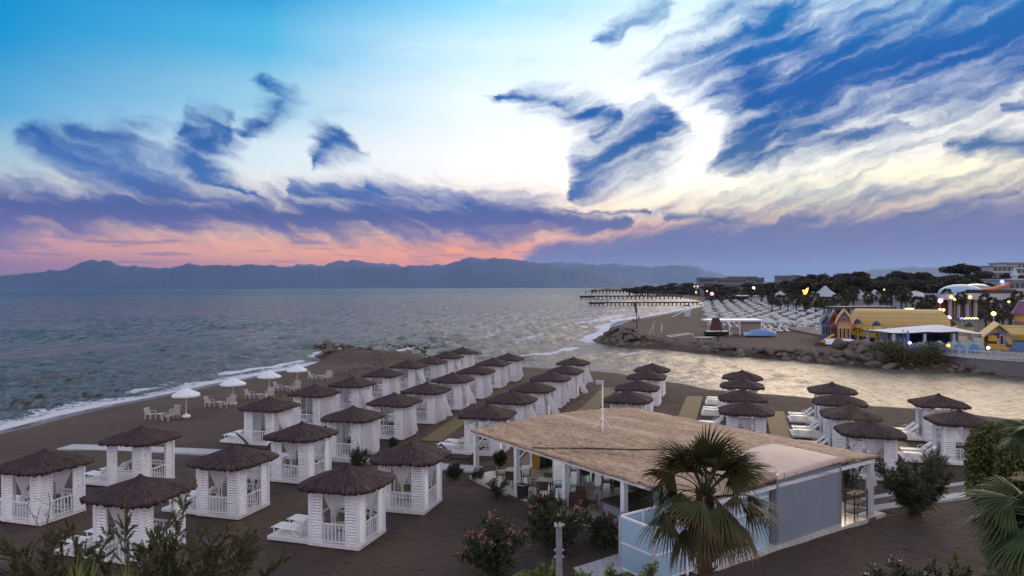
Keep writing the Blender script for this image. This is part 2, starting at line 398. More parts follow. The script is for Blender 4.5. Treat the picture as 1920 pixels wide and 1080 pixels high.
def polar(r, a0, a1, na):
    a = np.linspace(R(a0), R(a1), na); RR, AA = np.meshgrid(r, a, indexing='ij')
    X = RR * np.sin(AA); Y = RR * np.cos(AA)
    i = np.arange(len(r) - 1)[:, None]; j = np.arange(na - 1)[None]
    q = np.stack([i * na + j, i * na + j + 1, (i + 1) * na + j + 1, (i + 1) * na + j], -1).reshape(-1, 4)
    return X, Y, q
def prune(V, q, keepv, attrs):
    kf = keepv[q].any(1); q = q[kf]; used = np.zeros(len(V), bool); used[q.ravel()] = True
    m = np.cumsum(used) - 1; return V[used], m[q], [a[used] for a in attrs]
# land: one sheet reaching far inland
r = np.concatenate([np.linspace(2, 22, 12), np.exp(np.linspace(math.log(23), math.log(400), 430)), np.exp(np.linspace(math.log(404), math.log(9000), 170))])
X, Y, q = polar(r, -78, 78, 620)
H, dn, i_n, inn, df, i_f, inf = ground(X, Y, True)
sl_ = np.where(inn, dn, np.where(inf, df, -1))
fade = ss(sl_, 2.5, 6)
H = H + fade * .035 * vnoise(X * 1.1, Y * 1.1, 3) * (np.hypot(X, Y) < 300)
wet = np.where(inn & (i_n <= 7), 1 - ss(dn, 2.0, 3.8), np.where(inf & (i_f >= 15), 1 - ss(df, 2, 5), 0.)) 
V = np.stack([X, Y, H], -1).reshape(-1, 3)
keep = ((dn < 14) | inn | (df < 16) | inf).ravel()
far_at = (inf * 1.).ravel()
V, q, (wt, fr) = prune(V, q, keep, [wet.ravel(), far_at])
def sand(T, co, b, c):
    g = lambda n: T.n.new('ShaderNodeAttribute')
    aw = g(0); aw.attribute_name = 'wet'; af = g(0); af.attribute_name = 'far'
    n0 = T.noise(co, .09, 4, .6); n1 = T.noise(co, 1.4, 6, .65); n2 = T.noise(co, 14., 4, .75)
    c = T.mix(T.mr(n0, .35, .65), (.062, .032, .021), (.098, .055, .036))
    c = T.mix(T.mr(n1, .35, .72, 0, .6), c, (.046, .031, .026))
    c = T.mix(T.mr(n2, .56, .74, 0, .85), c, (.20, .16, .145))
    c = T.mix(T.mr(n2, .44, .30, 0, .85), c, (.028, .022, .02))
    veg = T.mr(T.noise(co, .16, 4, .62), .57, .68, 0, .55)
    c = T.mix(veg, c, (.070, .065, .030))
    c = T.mix(T.m('MULTIPLY', af.outputs['Fac'], T.mr(n0, .4, .62, .2, .9)), c, (.085, .058, .043))
    vo = T.n.new('ShaderNodeTexVoronoi'); T.l.new(T.v('ADD', co, T.v('SCALE', T.noise(co, 2., 2, .5, 0, True), sc=.6)), vo.inputs['Vector']); vo.inputs['Scale'].default_value = 1.5
    n1 = T.m('ADD', n1, T.m('MULTIPLY', T.mr(vo.outputs['Distance'], .0, .38), .45))
    c = T.mix(aw.outputs['Fac'], c, (.13, .09, .075)); b.inputs['IOR'].default_value = 1.6
    T.inp(b.inputs['Roughness'], T.mr(aw.outputs['Fac'], 0., 1., .95, .07, False))
    hh = T.m('ADD', T.m('MULTIPLY', n1, 1.3), T.m('MULTIPLY', n2, .25))
    hh = T.m('MULTIPLY', hh, T.mr(aw.outputs['Fac'], 0., 1., 1., .004))
    T.l.new(T.bump(hh, 1., .38), b.inputs['Normal'])
    return c
MT['sand'] = material('pebbly_dark_sand', (.1, .08, .07), .95, fn=sand)
me = npmesh('ground', V, q, MT['sand'], True); attr(me, 'wet', wt); attr(me, 'far', fr)
tag(put('ground', me), kind='structure')
# sea and lagoon: one displaced sheet
r = np.concatenate([np.exp(np.linspace(math.log(26), math.log(700), 760)), np.exp(np.linspace(math.log(706), math.log(60000), 190))])
X, Y, q = polar(r, -52, 52, 760)
dn, i_n, inn, df, i_f, inf = coast(X, Y)
RR = np.hypot(X, Y)
depth = np.minimum(np.where(inn, 0, dn), np.where(inf, 0, df))
lag = ss(X, 5, 45) * (1 - ss(Y, 150, 260)) # calmer in the lagoon
rs = np.random.RandomState(5); Hh = np.zeros_like(X)
sp = RR * .0058
for k in range(84):
    lam = 10 ** rs.uniform(math.log10(.8), math.log10(7)); ang = R(-62) + rs.normal(0, .55)
    kx_, ky_ = math.cos(ang) * 6.283 / lam, math.sin(ang) * 6.283 / lam
    amp = .0075 * lam ** .9 * rs.uniform(.5, 1.3)
    ph = X * kx_ + Y * ky_ + rs.uniform(0, 6.28)
    w = np.sin(ph) ; w = w + .25 * np.cos(2 * ph)
    Hh += 1.45 * amp * w * ss(lam / sp, 2.2, 5.)
grp = .75 + .45 * vnoise(X * .09, Y * .09, 9)
Hh *= (1 + .7 * ss(RR, 90, 320)) * grp * (.25 + .75 * ss(depth, 0, 9)) * (1 - .6 * lag)
foam = np.zeros_like(X)
sea_side = (i_n <= 10) & (dn < df)
nse = vnoise(X * .5, Y * .5, 21); nse2 = vnoise(X * .16, Y * .16, 33); nse3 = vnoise(X * 1.7, Y * 1.7, 8)
e = dn + nse * .55 + nse2 * .8
foam = np.maximum(foam, sea_side * (1 - ss(e, .8, 2.6)) * 1.0)
foam = np.maximum(foam, sea_side * .62 * (1 - ss(e, 2.0, 4.6)))
brk = np.exp(-((dn + nse2 * 1.4 - 4.6) / .8) ** 2) * ss(nse2 + .3 * nse, -.2, .5)
brk = np.maximum(brk, sea_side * np.exp(-((dn + nse * .5 - 5.4) / .9) ** 2) * (Y < 62))
foam = np.maximum(foam, sea_side * brk * .95)
Hh += sea_side * .34 * np.exp(-((dn + nse2 * 1.4 - 5.4) / 1.3) ** 2)
b2 = np.exp(-((dn + nse2 * 2.5 - 12) / .9) ** 2) * ss(nse2, .25, .8); Hh += sea_side * .3 * b2; foam = np.maximum(foam, sea_side * b2 * .35)
fs_ = (i_f >= 13) & (df < dn) & ~inf
ef = df + nse2 * 2
foam = np.maximum(foam, fs_ * (1 - ss(ef, 2, 5.5))); foam = np.maximum(foam, fs_ * np.exp(-((ef - 17) / 3.2) ** 2) * .6 * ss(nse2, -.2, .5))
foam = np.maximum(foam, fs_ * np.exp(-((ef - 30) / 2.5) ** 2) * .55 * ss(nse2, .1, .6))
# single breaking crests traced from the photograph
for pts, wd, hg, fo in [([(980, 667), (1020, 665), (1055, 658), (1078, 652)], 1.6, .5, 1.), ([(1142, 663), (1180, 664), (1216, 661)], 1.5, .4, 1.),
        ([(722, 663), (745, 660), (776, 655)], 1.5, .45, 1.), ([(1090, 606), (1120, 602), (1160, 592)], 4., .6, .9), ([(1050, 596), (1075, 594)], 2.5, .7, .15),
        ([(960, 600), (990, 598)], 2., .7, .0), ([(640, 585), (700, 583)], 3., .6, 0.), ([(880, 606), (915, 604)], 1.6, .5, 0.), ([(1010, 617), (1040, 615)], 1.6, .5, .3),
        ([(100, 722), (170, 716)], 1.4, .45, .1), ([(320, 668), (400, 662)], 1.6, .4, 0.), ([(1250, 690), (1330, 700)], 1.2, .1, 0.), ([(1195, 672), (1245, 678)], 1.2, .12, 0.)]:
    qd, _ = seg_info(X, Y, [Pw(*p) for p in pts])
    qd = qd + nse3 * .12
    g_ = np.exp(-(qd / (wd * .75)) ** 2); Hh += .55 * hg * g_ * (.6 + .4 * nse); foam = np.maximum(foam, fo * np.exp(-((qd + .25 * nse) / (wd * .8)) ** 2))
jr, _ = seg_info(X, Y, [Pw(592, 668), Pw(600, 662), Pw(640, 650)]); foam = np.maximum(foam, .8 * np.exp(-(jr / 2.) ** 2) * (jr > .3))
V = np.stack([X, Y, SEA + Hh], -1).reshape(-1, 3)
landd = np.where(inn, dn, np.where(inf, df, -1))
keep = (landd < 5).ravel()
V, q, (fm, lg) = prune(V, q, keep, [foam.ravel(), lag.ravel()])
def water(T, co, b, c):
    at = T.n.new('ShaderNodeAttribute'); at.attribute_name = 'foam'; fo = at.outputs['Fac']
    x, y, z = T.sep(co)
    d = T.v('LENGTH', co)
    # streaks run along the wave crests
    rot = T.xyz(T.m('ADD', T.m('MULTIPLY', x, .80), T.m('MULTIPLY', y, .25)), T.m('ADD', T.m('MULTIPLY', x, -.5), T.m('MULTIPLY', y, .9)), 0.)
    na = T.noise(T.v('MULTIPLY', rot, (1., 1.5, 1.)), 1.25, 5, .68)
    nb = T.noise(T.v('MULTIPLY', rot, (1., 1.6, 1.)), 5.5, 3, .6)
    nc = T.noise(T.v('MULTIPLY', rot, (1., 1.8, 1.)), .085, 5, .68)
    nm_ = T.noise(T.v('MULTIPLY', rot, (1., 1.7, 1.)), .19, 4, .62); farm = T.mr(d, 90., 420., 0.12, 1.)
    h = T.m('ADD', T.m('MULTIPLY_ADD', nm_, .8, T.m('MULTIPLY', na, .62)), T.m('ADD', T.m('MULTIPLY', nb, .16), T.m('MULTIPLY', T.m('MULTIPLY', nc, farm), 1.5)))
    bp = T.n.new('ShaderNodeBump'); T.inp(bp.inputs['Height'], h); bp.inputs['Strength'].default_value = 1.; bp.inputs['Distance'].default_value = 1.
    # facets of single waves: far out only their crests show, so the tilt is coherent along the swell
    fa = T.v('SUBTRACT', T.noise(T.v('MULTIPLY', co, (.62, .055, 1.)), 1., 3, .6, .2, True, '2D'), (.5, .5, .5))
    fb = T.v('SUBTRACT', T.noise(T.v('MULTIPLY', co, (1.1, .30, 1.)), 1., 3, .65, .3, True, '2D'), (.5, .5, .5))
    fc = T.v('SUBTRACT', T.noise(T.v('MULTIPLY', co, (.16, .012, 1.)), 1., 3, .6, .2, True, '2D'), (.5, .5, .5))
    la = T.n.new('ShaderNodeAttribute'); la.attribute_name = 'calm'; cal = T.mr(la.outputs['Fac'], 0., 1., 1., .55, False)
    sm = T.v('ADD', T.v('ADD', T.v('SCALE', fa, sc=T.m('MULTIPLY', T.mr(d, 70., 260.), 1.5)), T.v('SCALE', fb, sc=.95)), T.v('SCALE', fc, sc=T.m('MULTIPLY', T.mr(d, 350., 1200.), 1.5)))
    sm = T.v('SCALE', T.v('MULTIPLY', sm, (1., 1., 0.)), sc=cal)
    T.l.new(T.v('NORMALIZE', T.v('ADD', bp.outputs[0], sm)), b.inputs['Normal'])
    fn_ = T.noise(co, 1.7, 6, .7, .4); fn2 = T.noise(co, .6, 3, .6)
    thr = T.m('ADD', fo, T.m('MULTIPLY', T.m('SUBTRACT', fn_, .5), 1.6))
    fmask = T.m('MULTIPLY', T.mr(thr, .40, .72), T.mr(fo, .05, .25))
    b.inputs['IOR'].default_value = 1.33; la_ = la.outputs['Fac']
    T.inp(b.inputs['Roughness'], T.mix(fmask, T.m('MULTIPLY_ADD', la_, .14, T.mr(d, 60., 2000., .19, .32)), .9))
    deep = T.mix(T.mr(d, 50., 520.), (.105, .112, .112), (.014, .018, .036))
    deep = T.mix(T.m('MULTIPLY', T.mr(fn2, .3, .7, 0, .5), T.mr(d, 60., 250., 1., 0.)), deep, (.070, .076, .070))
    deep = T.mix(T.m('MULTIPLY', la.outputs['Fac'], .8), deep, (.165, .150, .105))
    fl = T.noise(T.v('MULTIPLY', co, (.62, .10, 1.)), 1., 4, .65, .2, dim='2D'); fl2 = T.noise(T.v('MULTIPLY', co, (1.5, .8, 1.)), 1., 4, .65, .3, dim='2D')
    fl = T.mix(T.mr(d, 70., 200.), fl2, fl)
    deep = T.mix(T.mr(fl, .52, .66, 0, .75), deep, (.20, .22, .24))          # pale flecks: wave glint painted into the body colour
    deep = T.mix(T.mr(fl, .48, .34, 0, .9), deep, (.003, .004, .009))  # dark flecks: shade of the wave troughs painted into the body colour
    return T.mix(fmask, deep, (.74, .76, .84))
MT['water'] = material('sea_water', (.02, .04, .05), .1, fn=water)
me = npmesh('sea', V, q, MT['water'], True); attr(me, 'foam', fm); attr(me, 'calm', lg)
tag(put('sea', me), kind='structure')
# ------------------------------------------------------------------ mountains across the bay
def ridge(name, D, prof, colr, seed, zb=-60, depth=5000):
    rs = np.random.RandomState(seed); px = np.array([p[0] for p in prof], float); py = np.array([p[1] for p in prof], float)
    n = 420; xs = np.linspace(px[0], px[-1], n); ys = np.interp(xs, px, py)
    k = np.ones(5) / 5; ys = np.convolve(np.pad(ys, 2, 'edge'), k, 'valid')
    j = np.zeros(n)
    for f in (9, 23, 37, 51, 74, 97, 131): j += np.abs(np.sin(xs / 1920 * f * 3.14 + rs.uniform(0, 6.28))) / f ** .35 * -6
    base = np.interp(xs, px, py); ys = ys + 4 + j * np.clip((545 - ys) / 30, 0, 1)
    rows = 14; V = []
    for i in range(rows):
        t = i / (rows - 1)
        for x_, y_ in zip(xs, ys):
            p = A(x_, y_, D); zt = p.z
            if t <= .7: s = t / .7; z = zb + (zt - zb) * s ** 1.1; dd = -depth * .5 * (1 - s)
            else: s = (t - .7) / .3; z = zt + (zb - zt) * s; dd = depth * .5 * s
            fr_ = math.sin(x_ * .11 + 3 * math.sin(x_ * .037 + seed)) * 0 * math.sin(math.pi * min(t / .7, 1)) if t < .7 else 0
            V.append((p.x * (D + dd + fr_) / D, D + dd + fr_, z))
    i = np.arange(rows - 1)[:, None]; j = np.arange(n - 1)[None]
    q = np.stack([i * n + j, i * n + j + 1, (i + 1) * n + j + 1, (i + 1) * n + j], -1).reshape(-1, 4)
    m = material(name + '_hazed_rock', colr, .95, .35, .0006)  # part of the distance haze is painted in as a bluer base colour
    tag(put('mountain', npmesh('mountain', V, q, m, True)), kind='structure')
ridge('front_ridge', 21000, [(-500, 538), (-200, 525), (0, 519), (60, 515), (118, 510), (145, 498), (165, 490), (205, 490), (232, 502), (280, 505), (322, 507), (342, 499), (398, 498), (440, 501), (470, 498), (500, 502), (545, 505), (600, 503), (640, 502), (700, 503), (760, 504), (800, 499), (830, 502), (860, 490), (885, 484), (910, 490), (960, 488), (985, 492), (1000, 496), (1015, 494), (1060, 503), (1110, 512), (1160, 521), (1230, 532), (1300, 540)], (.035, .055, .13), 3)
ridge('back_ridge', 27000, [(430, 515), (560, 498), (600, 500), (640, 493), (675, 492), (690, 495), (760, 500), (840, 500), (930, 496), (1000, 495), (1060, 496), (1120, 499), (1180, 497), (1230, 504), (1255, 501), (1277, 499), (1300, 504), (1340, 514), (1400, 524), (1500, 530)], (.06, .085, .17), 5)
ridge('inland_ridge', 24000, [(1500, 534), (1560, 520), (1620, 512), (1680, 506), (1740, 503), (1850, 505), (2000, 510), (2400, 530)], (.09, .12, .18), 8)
# ------------------------------------------------------------------ beach cabanas
TH = R(-16.5); EX = Vector((math.cos(TH), math.sin(TH), 0)); EY = Vector((-math.sin(TH), math.cos(TH), 0))
HB = 1.15; PH = .17; EAVE = 2.46; APEX = 3.08
def louver(w, h, n=17):
    b = MB(); b.box((-w / 2 + .025, 0, h / 2), (.05, .05, h)); b.box((w / 2 - .025, 0, h / 2), (.05, .05, h))
    b.box((0, 0, .04), (w - .1, .045, .08)); b.box((0, 0, h - .04), (w - .1, .045, .08))
    Mx = Matrix.Rotation(R(-42), 3, 'X'); st = (h - .16) / n
    for i in range(n): b.box((0, 0, .08 + st * (i + .5)), (w - .1, .012, st * .78), 0, Mx)
    return b
def railing(w, h=.82, n=6):
    b = MB(); b.box((0, 0, h - .025), (w, .055, .05)); b.box((0, 0, .09), (w, .04, .04))
    for i in range(n): b.box((-w / 2 + w * (i + .5) / n, 0, h / 2 + .03), (.035, .03, h - .14))
    return b
def roof_mesh(seed, mat):
    rs = np.random.RandomState(seed); n = 176; rings = 12; a = 1.72
    ang = np.arange(n) / n * 2 * np.pi
    c, s_ = np.cos(ang), np.sin(ang); p = 4.2
    rad = a / (np.abs(c) ** p + np.abs(s_) ** p) ** (1 / p) * (1 + rs.normal(0, .010, n) + .012 * np.sin(ang * 5 + seed))
    V = []
    lump = rs.normal(0, .016, n); dr = rs.normal(0, .012, n)
    for i in range(rings + 1):
        t = i / rings; rr = rad * t
        z = APEX - (APEX - EAVE - .02) * (t ** 1.04) - .05 * t * t * (rad / a - 1) * 1.5
        cap = .10 * math.exp(-(t / .07) ** 2)
        zz = z + cap + lump * t * (1 - .2 * t) + .02 * np.sin(ang * 3 + t * 6 + seed) * t + (np.arange(n) % 2) * .016 * t
        V.append(np.stack([c * np.maximum(rr, .015), s_ * np.maximum(rr, .015), zz], -1))
    V.append(np.stack([c * rad * .995, s_ * rad * .995, V[-1][:, 2] - .10 - np.abs(rs.normal(0, .03, n))], -1))
    V.append(np.stack([c * rad * .86, s_ * rad * .86, V[rings][:, 2] - .04], -1))
    V.append(np.stack([c * .02, s_ * .02, np.full(n, APEX - .14)], -1))
    m = len(V); V = np.concatenate(V); k = np.arange(n)
    q = np.concatenate([np.stack([i * n + k, i * n + (k + 1) % n, (i + 1) * n + (k + 1) % n, (i + 1) * n + k], -1) for i in range(m - 1)])
    return npmesh('roof', V, q, mat)
def fabric(T, co, b, c):
    x, y, z = T.sep(co)
    return None
mc = bpy.data.materials.new('sheer_curtain'); mc.use_nodes = True; T_ = NT(mc.node_tree); b_ = T_.n['Principled BSDF']
b_.inputs['Base Color'].default_value = (.74, .72, .76, 1); b_.inputs['Roughness'].default_value = .9
tl = T_.n.new('ShaderNodeBsdfTranslucent'); tl.inputs[0].default_value = (.7, .68, .7, 1)
tr = T_.n.new('ShaderNodeBsdfTransparent'); m1 = T_.n.new('ShaderNodeMixShader'); m2 = T_.n.new('ShaderNodeMixShader')
m1.inputs[0].default_value = .35; m2.inputs[0].default_value = .24
T_.l.new(b_.outputs[0], m1.inputs[1]); T_.l.new(tl.outputs[0], m1.inputs[2]); T_.l.new(m1.outputs[0], m2.inputs[1]); T_.l.new(tr.outputs[0], m2.inputs[2])
T_.l.new(m2.outputs[0], T_.n['Material Output'].inputs[0]); MT['curtain'] = mc
def tied_curtain(w, seed=0):
    """two gathered halves: hangs from a rail, pinched at half height, flares below"""
    rs = random.Random(seed); rows, cols = 16, 22; V = []; Fc = []
    for i in range(rows):
        t = i / (rows - 1); z = 2.2 - 1.55 * t
        wid = w * (.92 * (1 - ss(np.array(t), 0, .66)) + .10) if t < .66 else w * (.10 + .16 * ((t - .66) / .34) ** .7)
        cx = .06 * math.sin(seed) * t
        for j in range(cols):
            u = j / (cols - 1) - .5
            V.append((cx + u * float(wid), .022 * math.sin(j * 2.1 + seed) * (1 - .5 * t) + .01 * rs.uniform(-1, 1), z))
    for i in range(rows - 1):
        for j in range(cols - 1): Fc.append((i * cols + j, i * cols + j + 1, (i + 1) * cols + j + 1, (i + 1) * cols + j))
    return npmesh('curtain', V, Fc, MT['curtain'], True)
def blown_curtain(seed, reach=1.0, w=2.1):
    """sheer cloth pinned under the eave and blown outwards along +x by the sea wind; lies along local y"""
    rs = random.Random(seed); rows, cols = 20, 40; V = []; Fc = []
    ph = rs.uniform(0, 6)
    for i in range(rows):
        t = i / (rows - 1)
        for j in range(cols):
            u = j / (cols - 1)
            belly = math.sin(math.pi * min(1, u * .8 + .15)) ** .8
            out = reach * belly * (1.25 * t ** .85 - .12 * t * t) * (.75 + .25 * math.sin(u * 5 + ph))
            fold = .035 * math.sin(u * 46 + 3 * math.sin(u * 7 + ph)) * (.4 + t * .9)
            V.append((HB + .03 + out + fold, -w / 2 + w * u + .12 * t * math.sin(u * 3 + ph), 2.36 - 2.0 * t + .22 * t * belly * reach * .8 + .03 * math.sin(u * 9 + ph) * t))
    for i in range(rows - 1):
        for j in range(cols - 1): Fc.append((i * cols + j, i * cols + j + 1, (i + 1) * cols + j + 1, (i + 1) * cols + j))
    return npmesh('curtain', V, Fc, MT['curtain'], True)
LP = .55; lou = louver(LP, EAVE - PH - .12).mesh('louver_panel', MT['white'])
OPW = 2 * HB - 2 * LP - .16; ral = railing(OPW).mesh('railing', MT['white'])
post_me = MB().box((0, 0, (EAVE - PH) / 2), (.09, .09, EAVE - PH)).mesh('corner_post', MT['white'])
hd = MB()
for s1 in (-1, 1):
    hd.box((0, s1 * (HB - .03), EAVE - .09), (2 * HB, .06, .12)); hd.box((s1 * (HB - .03), 0, EAVE - .092), (.058, 2 * HB - .12, .118))
head_me = hd.mesh('top_rail', MT['white'])
pl = MB(); pl.box((0, 0, PH / 2 + .01), (2 * HB + .06, 2 * HB + .06, PH - .03))
for i in range(14): pl.box((0, -HB + (i + .5) * 2 * HB / 14, PH - .006), (2 * HB + .1, 2 * HB / 14 - .014, .024))
plinth_me = pl.mesh('floor', MT['white_wood'])
DK = 2.0
dkm = MB(); dkm.box((-HB - .05 - DK / 2, 0, PH / 2 + .008), (DK, 2 * HB - .1, PH - .035))
for i in range(14): dkm.box((-HB - .05 - DK / 2, -HB + .05 + (i + .5) * (2 * HB - .1) / 14, PH - .008), (DK + .03, (2 * HB - .1) / 14 - .03, .022))
deck_me = dkm.mesh('deck', MT['white_wood'])
roofs = [roof_mesh(3, MT['thatch']), roof_mesh(8, MT['thatch']), roof_mesh(21, MT['thatch']), roof_mesh(5, MT['thatch_moss'])]
tied = [tied_curtain(OPW, i) for i in range(3)]
blown = [blown_curtain(i, r_) for i, r_ in enumerate((.85, 1.15, .5, 1.35))]
def sheet(seed):                       # curtain drawn over an opening
    V = []; Fc = []
    for i in range(10):
        for j in range(40):
            u = j / 39; V.append((-OPW / 2 + OPW * u, .03 * math.sin(u * 40 + 2 * math.sin(u * 6 + seed)), 2.3 - 1.95 * i / 9))
    for i in range(9):
        for j in range(39): Fc.append((i * 40 + j, i * 40 + j + 1, (i + 1) * 40 + j + 1, (i + 1) * 40 + j))
    return npmesh('curtain', V, Fc, MT['curtain'], True)
sheets = [sheet(0), sheet(4)]
def cabana(x, y, z, label, group, style, seed, deck=True):
    t = thing('beach_cabana', label, 'cabana', (x, y, z), TH + R(random.Random(seed).uniform(-1.2, 1.2)), group)
    put('floor', plinth_me, t)
    if deck: put('deck', deck_me, t)
    for sx in (-1, 1):
        for sy in (-1, 1): put('corner_post', post_me, t, (sx * (HB - .03), sy * (HB - .03), PH))
    put('top_rail', head_me, t)
    q = HB - .075 - LP / 2
    for side, (px_, py_, rz) in enumerate(((0, -1, 0), (1, 0, math.pi / 2), (0, 1, math.pi), (-1, 0, math.pi * 1.5))):
        for s1 in (-1, 1):
            if side % 2 == 0: loc = (s1 * q, py_ * (HB - .03), PH)
            else: loc = (px_ * (HB - .03), s1 * q, PH)
            put('louver_panel', lou, t, loc, rz)
        if side != 3: put('railing', ral, t, (px_ * (HB - .03), py_ * (HB - .03), PH), rz)
    r_ = put('roof', roofs[seed % 3 if style != 'mossy' else 3], t); r_.rotation_euler = (0, 0, (seed % 4) * math.pi / 2)
    if style in ('tied', 'mossy', 'right'):
        put('curtain', tied[seed % 3], t, (0, -HB + .08, 0)); put('curtain', tied[(seed + 1) % 3], t, (HB - .10, 0, 0), math.pi / 2)
    elif style == 'blown':
        put('curtain', blown[seed % 4], t); put('curtain', sheets[seed % 2], t, (0, HB - .09, 0)); put('curtain', sheets[(seed + 1) % 2], t, (-HB + .1, 0, 0), math.pi / 2)
    elif style == 'drawn':
        put('curtain', sheets[seed % 2], t, (HB - .09, 0, 0), math.pi / 2); put('curtain', sheets[(seed + 1) % 2], t, (0, HB - .09, 0)); put('curtain', blown[2], t)
    elif style == 'one':
        put('curtain', tied[seed % 3], t, (0, -HB + .08, 0))
    return t
ORD = ['front', 'second', 'third', 'fourth', 'fifth', 'sixth', 'seventh', 'eighth', 'ninth', 'tenth']
rows = [
 ('outermost row by the sea', 'blown', [(83, 841, 'tied'), (265, 797, 'open')]),
 ('row along the small parasols', 'blown', [(505, 743, 'blown'), (590.6, 719.6, 'drawn'), (660.6, 704.4), (717.5, 688, 'drawn'), (765.6, 673.5), (806, 666.5), (839, 657.8), (867, 650)]),
 ('long row left of terrace', 'blown', [(263, 889, 'one'), (438, 833, 'tied'), (566, 790, 'tied'), (662, 760), (739, 735, 'drawn'), (800, 715), (848.8, 697), (891.6, 683), (924.6, 669.4, 'drawn'), (953.5, 661, 'drawn')]),
 ('row ending at the terrace', 'blown', [(652, 870, 'tied'), (770, 827, 'tied')]),
 ('billowing row behind the terrace', 'blown', [(913.8, 755.5, 'open'), (960, 731), (999, 713), (1032, 694.8), (1058.8, 683), (1075, 668.5)]),
 ('short row behind the floodlight', 'right', [(1178, 730.4), (1195, 710.7), (1213, 692), (1223, 680)]),
 ('stacked row by the lagoon', 'right', [(1399, 750), (1392.7, 727.8), (1391, 707), (1391.6, 693)]),
 ('right row beside the mats', 'right', [(1630, 785), (1594.4, 757, 'mossy'), (1573.6, 735), (1560, 715.5)]),
 ('pair at the far right', 'right', [(1799, 767), (1759.7, 737.5)])]
STY = {'tied': 'with tied white curtains', 'open': 'with open windows', 'blown': 'with curtains blown out sideways', 'drawn': 'with sheer curtains drawn', 'one': 'half hidden by the shrub', 'right': 'with loungers beside it', 'mossy': 'with greenish moss on its thatch'}
CABS = []; sd_ = 0
for rn, dst, lst in rows:
    for k, it in enumerate(lst):
        sd_ += 1; st = it[2] if len(it) > 2 else dst
        z0 = 0.
        for _ in range(3):
            d = ray(it[0], it[1]); t_ = (z0 + APEX + .08 - CH) / d.z; x, y = d.x * t_, d.y * t_; z0 = gz(x, y) + .02
        o = cabana(x, y, z0, f'white louvred cabana {STY[st]}, {ORD[k]} in the {rn}'[:400], 'thatched cabanas on the beach', st, sd_)
        o['label'] = ' '.join(o['label'].split()[:16]); CABS.append((o, k, rn, st, x, y, z0))
print(len(CABS), 'cabanas', [(round(c[4], 1), round(c[5], 1)) for c in CABS][:6])
# ------------------------------------------------------------------ sun loungers
def make_lounger():
    t = thing('sun_lounger', 'x', 'sun lounger', (0, 0, 0), 0, 'white sun loungers on the cabana decks')
    f = MB()
    for s1 in (-1, 1):
        f.tube([(-.95, s1 * .29, .30), (-.8, s1 * .3, .33), (-.4, s1 * .31, .31), (.1, s1 * .31, .30), (.5, s1 * .31, .32)], .03, 6)
    for i in range(13): f.box((-.9 + i * .095, 0, .315), (.065, .58, .018))
    f.build('seat', MT['plastic'], t)
    bk = MB(); a = R(40)
    for s1 in (-1, 1): bk.beam((.25, s1 * .27, .34), (.25 + .72 * math.cos(a), s1 * .27, .34 + .72 * math.sin(a)), .04, .05)
    for i in range(8):
        d = .06 + i * .088; bk.box((.25 + d * math.cos(a), 0, .35 + d * math.sin(a)), (.065, .54, .018), 0, Matrix.Rotation(-a, 3, 'Y'))
    bk.build('backrest', MT['plastic'], t)
    arch = MB().tube([(-.82, 0, .30), (-.80, 0, .12), (-.72, 0, .0), (-.64, 0, .0), (-.55, 0, .14), (-.35, 0, .27)], .024, 6).mesh('leg', MT['plastic'])
    arch2 = MB().tube([(.05, 0, .28), (.22, 0, .10), (.34, 0, .0), (.44, 0, .0), (.52, 0, .14), (.58, 0, .32)], .024, 6).mesh('leg', MT['plastic'])
    for s1 in (-1, 1): put('leg', arch, t, (0, s1 * .3, .03)); put('leg', arch2, t, (0, s1 * .3, .03))
    arm = MB().tube([(.10, 0, .32), (.08, 0, .46), (.2, 0, .53), (.42, 0, .52), (.5, 0, .38)], .022, 6).mesh('armrest', MT['plastic'])
    for s1 in (-1, 1): put('armrest', arm, t, (0, s1 * .33, 0))
    return t
lg0 = make_lounger(); lgt = tree_of(lg0); first = True
for o, k, rn, st, x, y, z0 in CABS:
    for s1 in (-1, 1):
        loc = Vector((x, y, z0)) + EX * (-HB - .05 - DK / 2 + rnd.uniform(-.06, .06)) + EY * (s1 * .56 + rnd.uniform(-.05, .05)); loc.z = z0 + PH + .004
        lab = ('near' if s1 < 0 else 'far') + f' white lounger beside the {ORD[k]} cabana, {rn}'
        lab = ' '.join(lab.split()[:16]); rz = TH + R(rnd.uniform(-3, 3))
        if first: lg0.location = loc; lg0.rotation_euler = (0, 0, rz); lg0['label'] = lab; first = False
        else: copy_tree(lg0, loc, rz, lab, tree=lgt)
# daybeds, cushions and low tables inside the front cabanas
MT['mattress'] = material('cream_mattress', (.68, .62, .58), .85, .08, 5); MT['cushion'] = material('olive_cushion', (.13, .14, .075), .9, .15, 6)
MT['rattan'] = material('dark_rattan', (.05, .04, .035), .8, .3, 30)
def pillow(w, d, h, mat, nm='cushion'):
    V = []; n = 12; Fc = []
    for i in range(n):
        for j in range(n):
            u, v = i / (n - 1) * 2 - 1, j / (n - 1) * 2 - 1; e = (1 - abs(u) ** 4) * (1 - abs(v) ** 4); V.append((u * w / 2 * (1 - .06 * (1 - abs(v))), v * d / 2 * (1 - .06 * (1 - abs(u))), h * (.5 + .5 * e ** .6)))
    for i in range(n):
        for j in range(n):
            u, v = i / (n - 1) * 2 - 1, j / (n - 1) * 2 - 1; e = (1 - abs(u) ** 4) * (1 - abs(v) ** 4); V.append((V[i * n + j][0], V[i * n + j][1], h * (.5 - .5 * e ** .6)))
    for i in range(n - 1):
        for j in range(n - 1):
            a = i * n + j; Fc.append((a, a + n, a + n + 1, a + 1)); a += n * n; Fc.append((a, a + 1, a + n + 1, a + n))
    return npmesh(nm, V, Fc, mat, True)
pil_me = pillow(.5, .42, .16, MT['cushion']); mat_me = pillow(1.9, .85, .16, MT['mattress'], 'mattress')
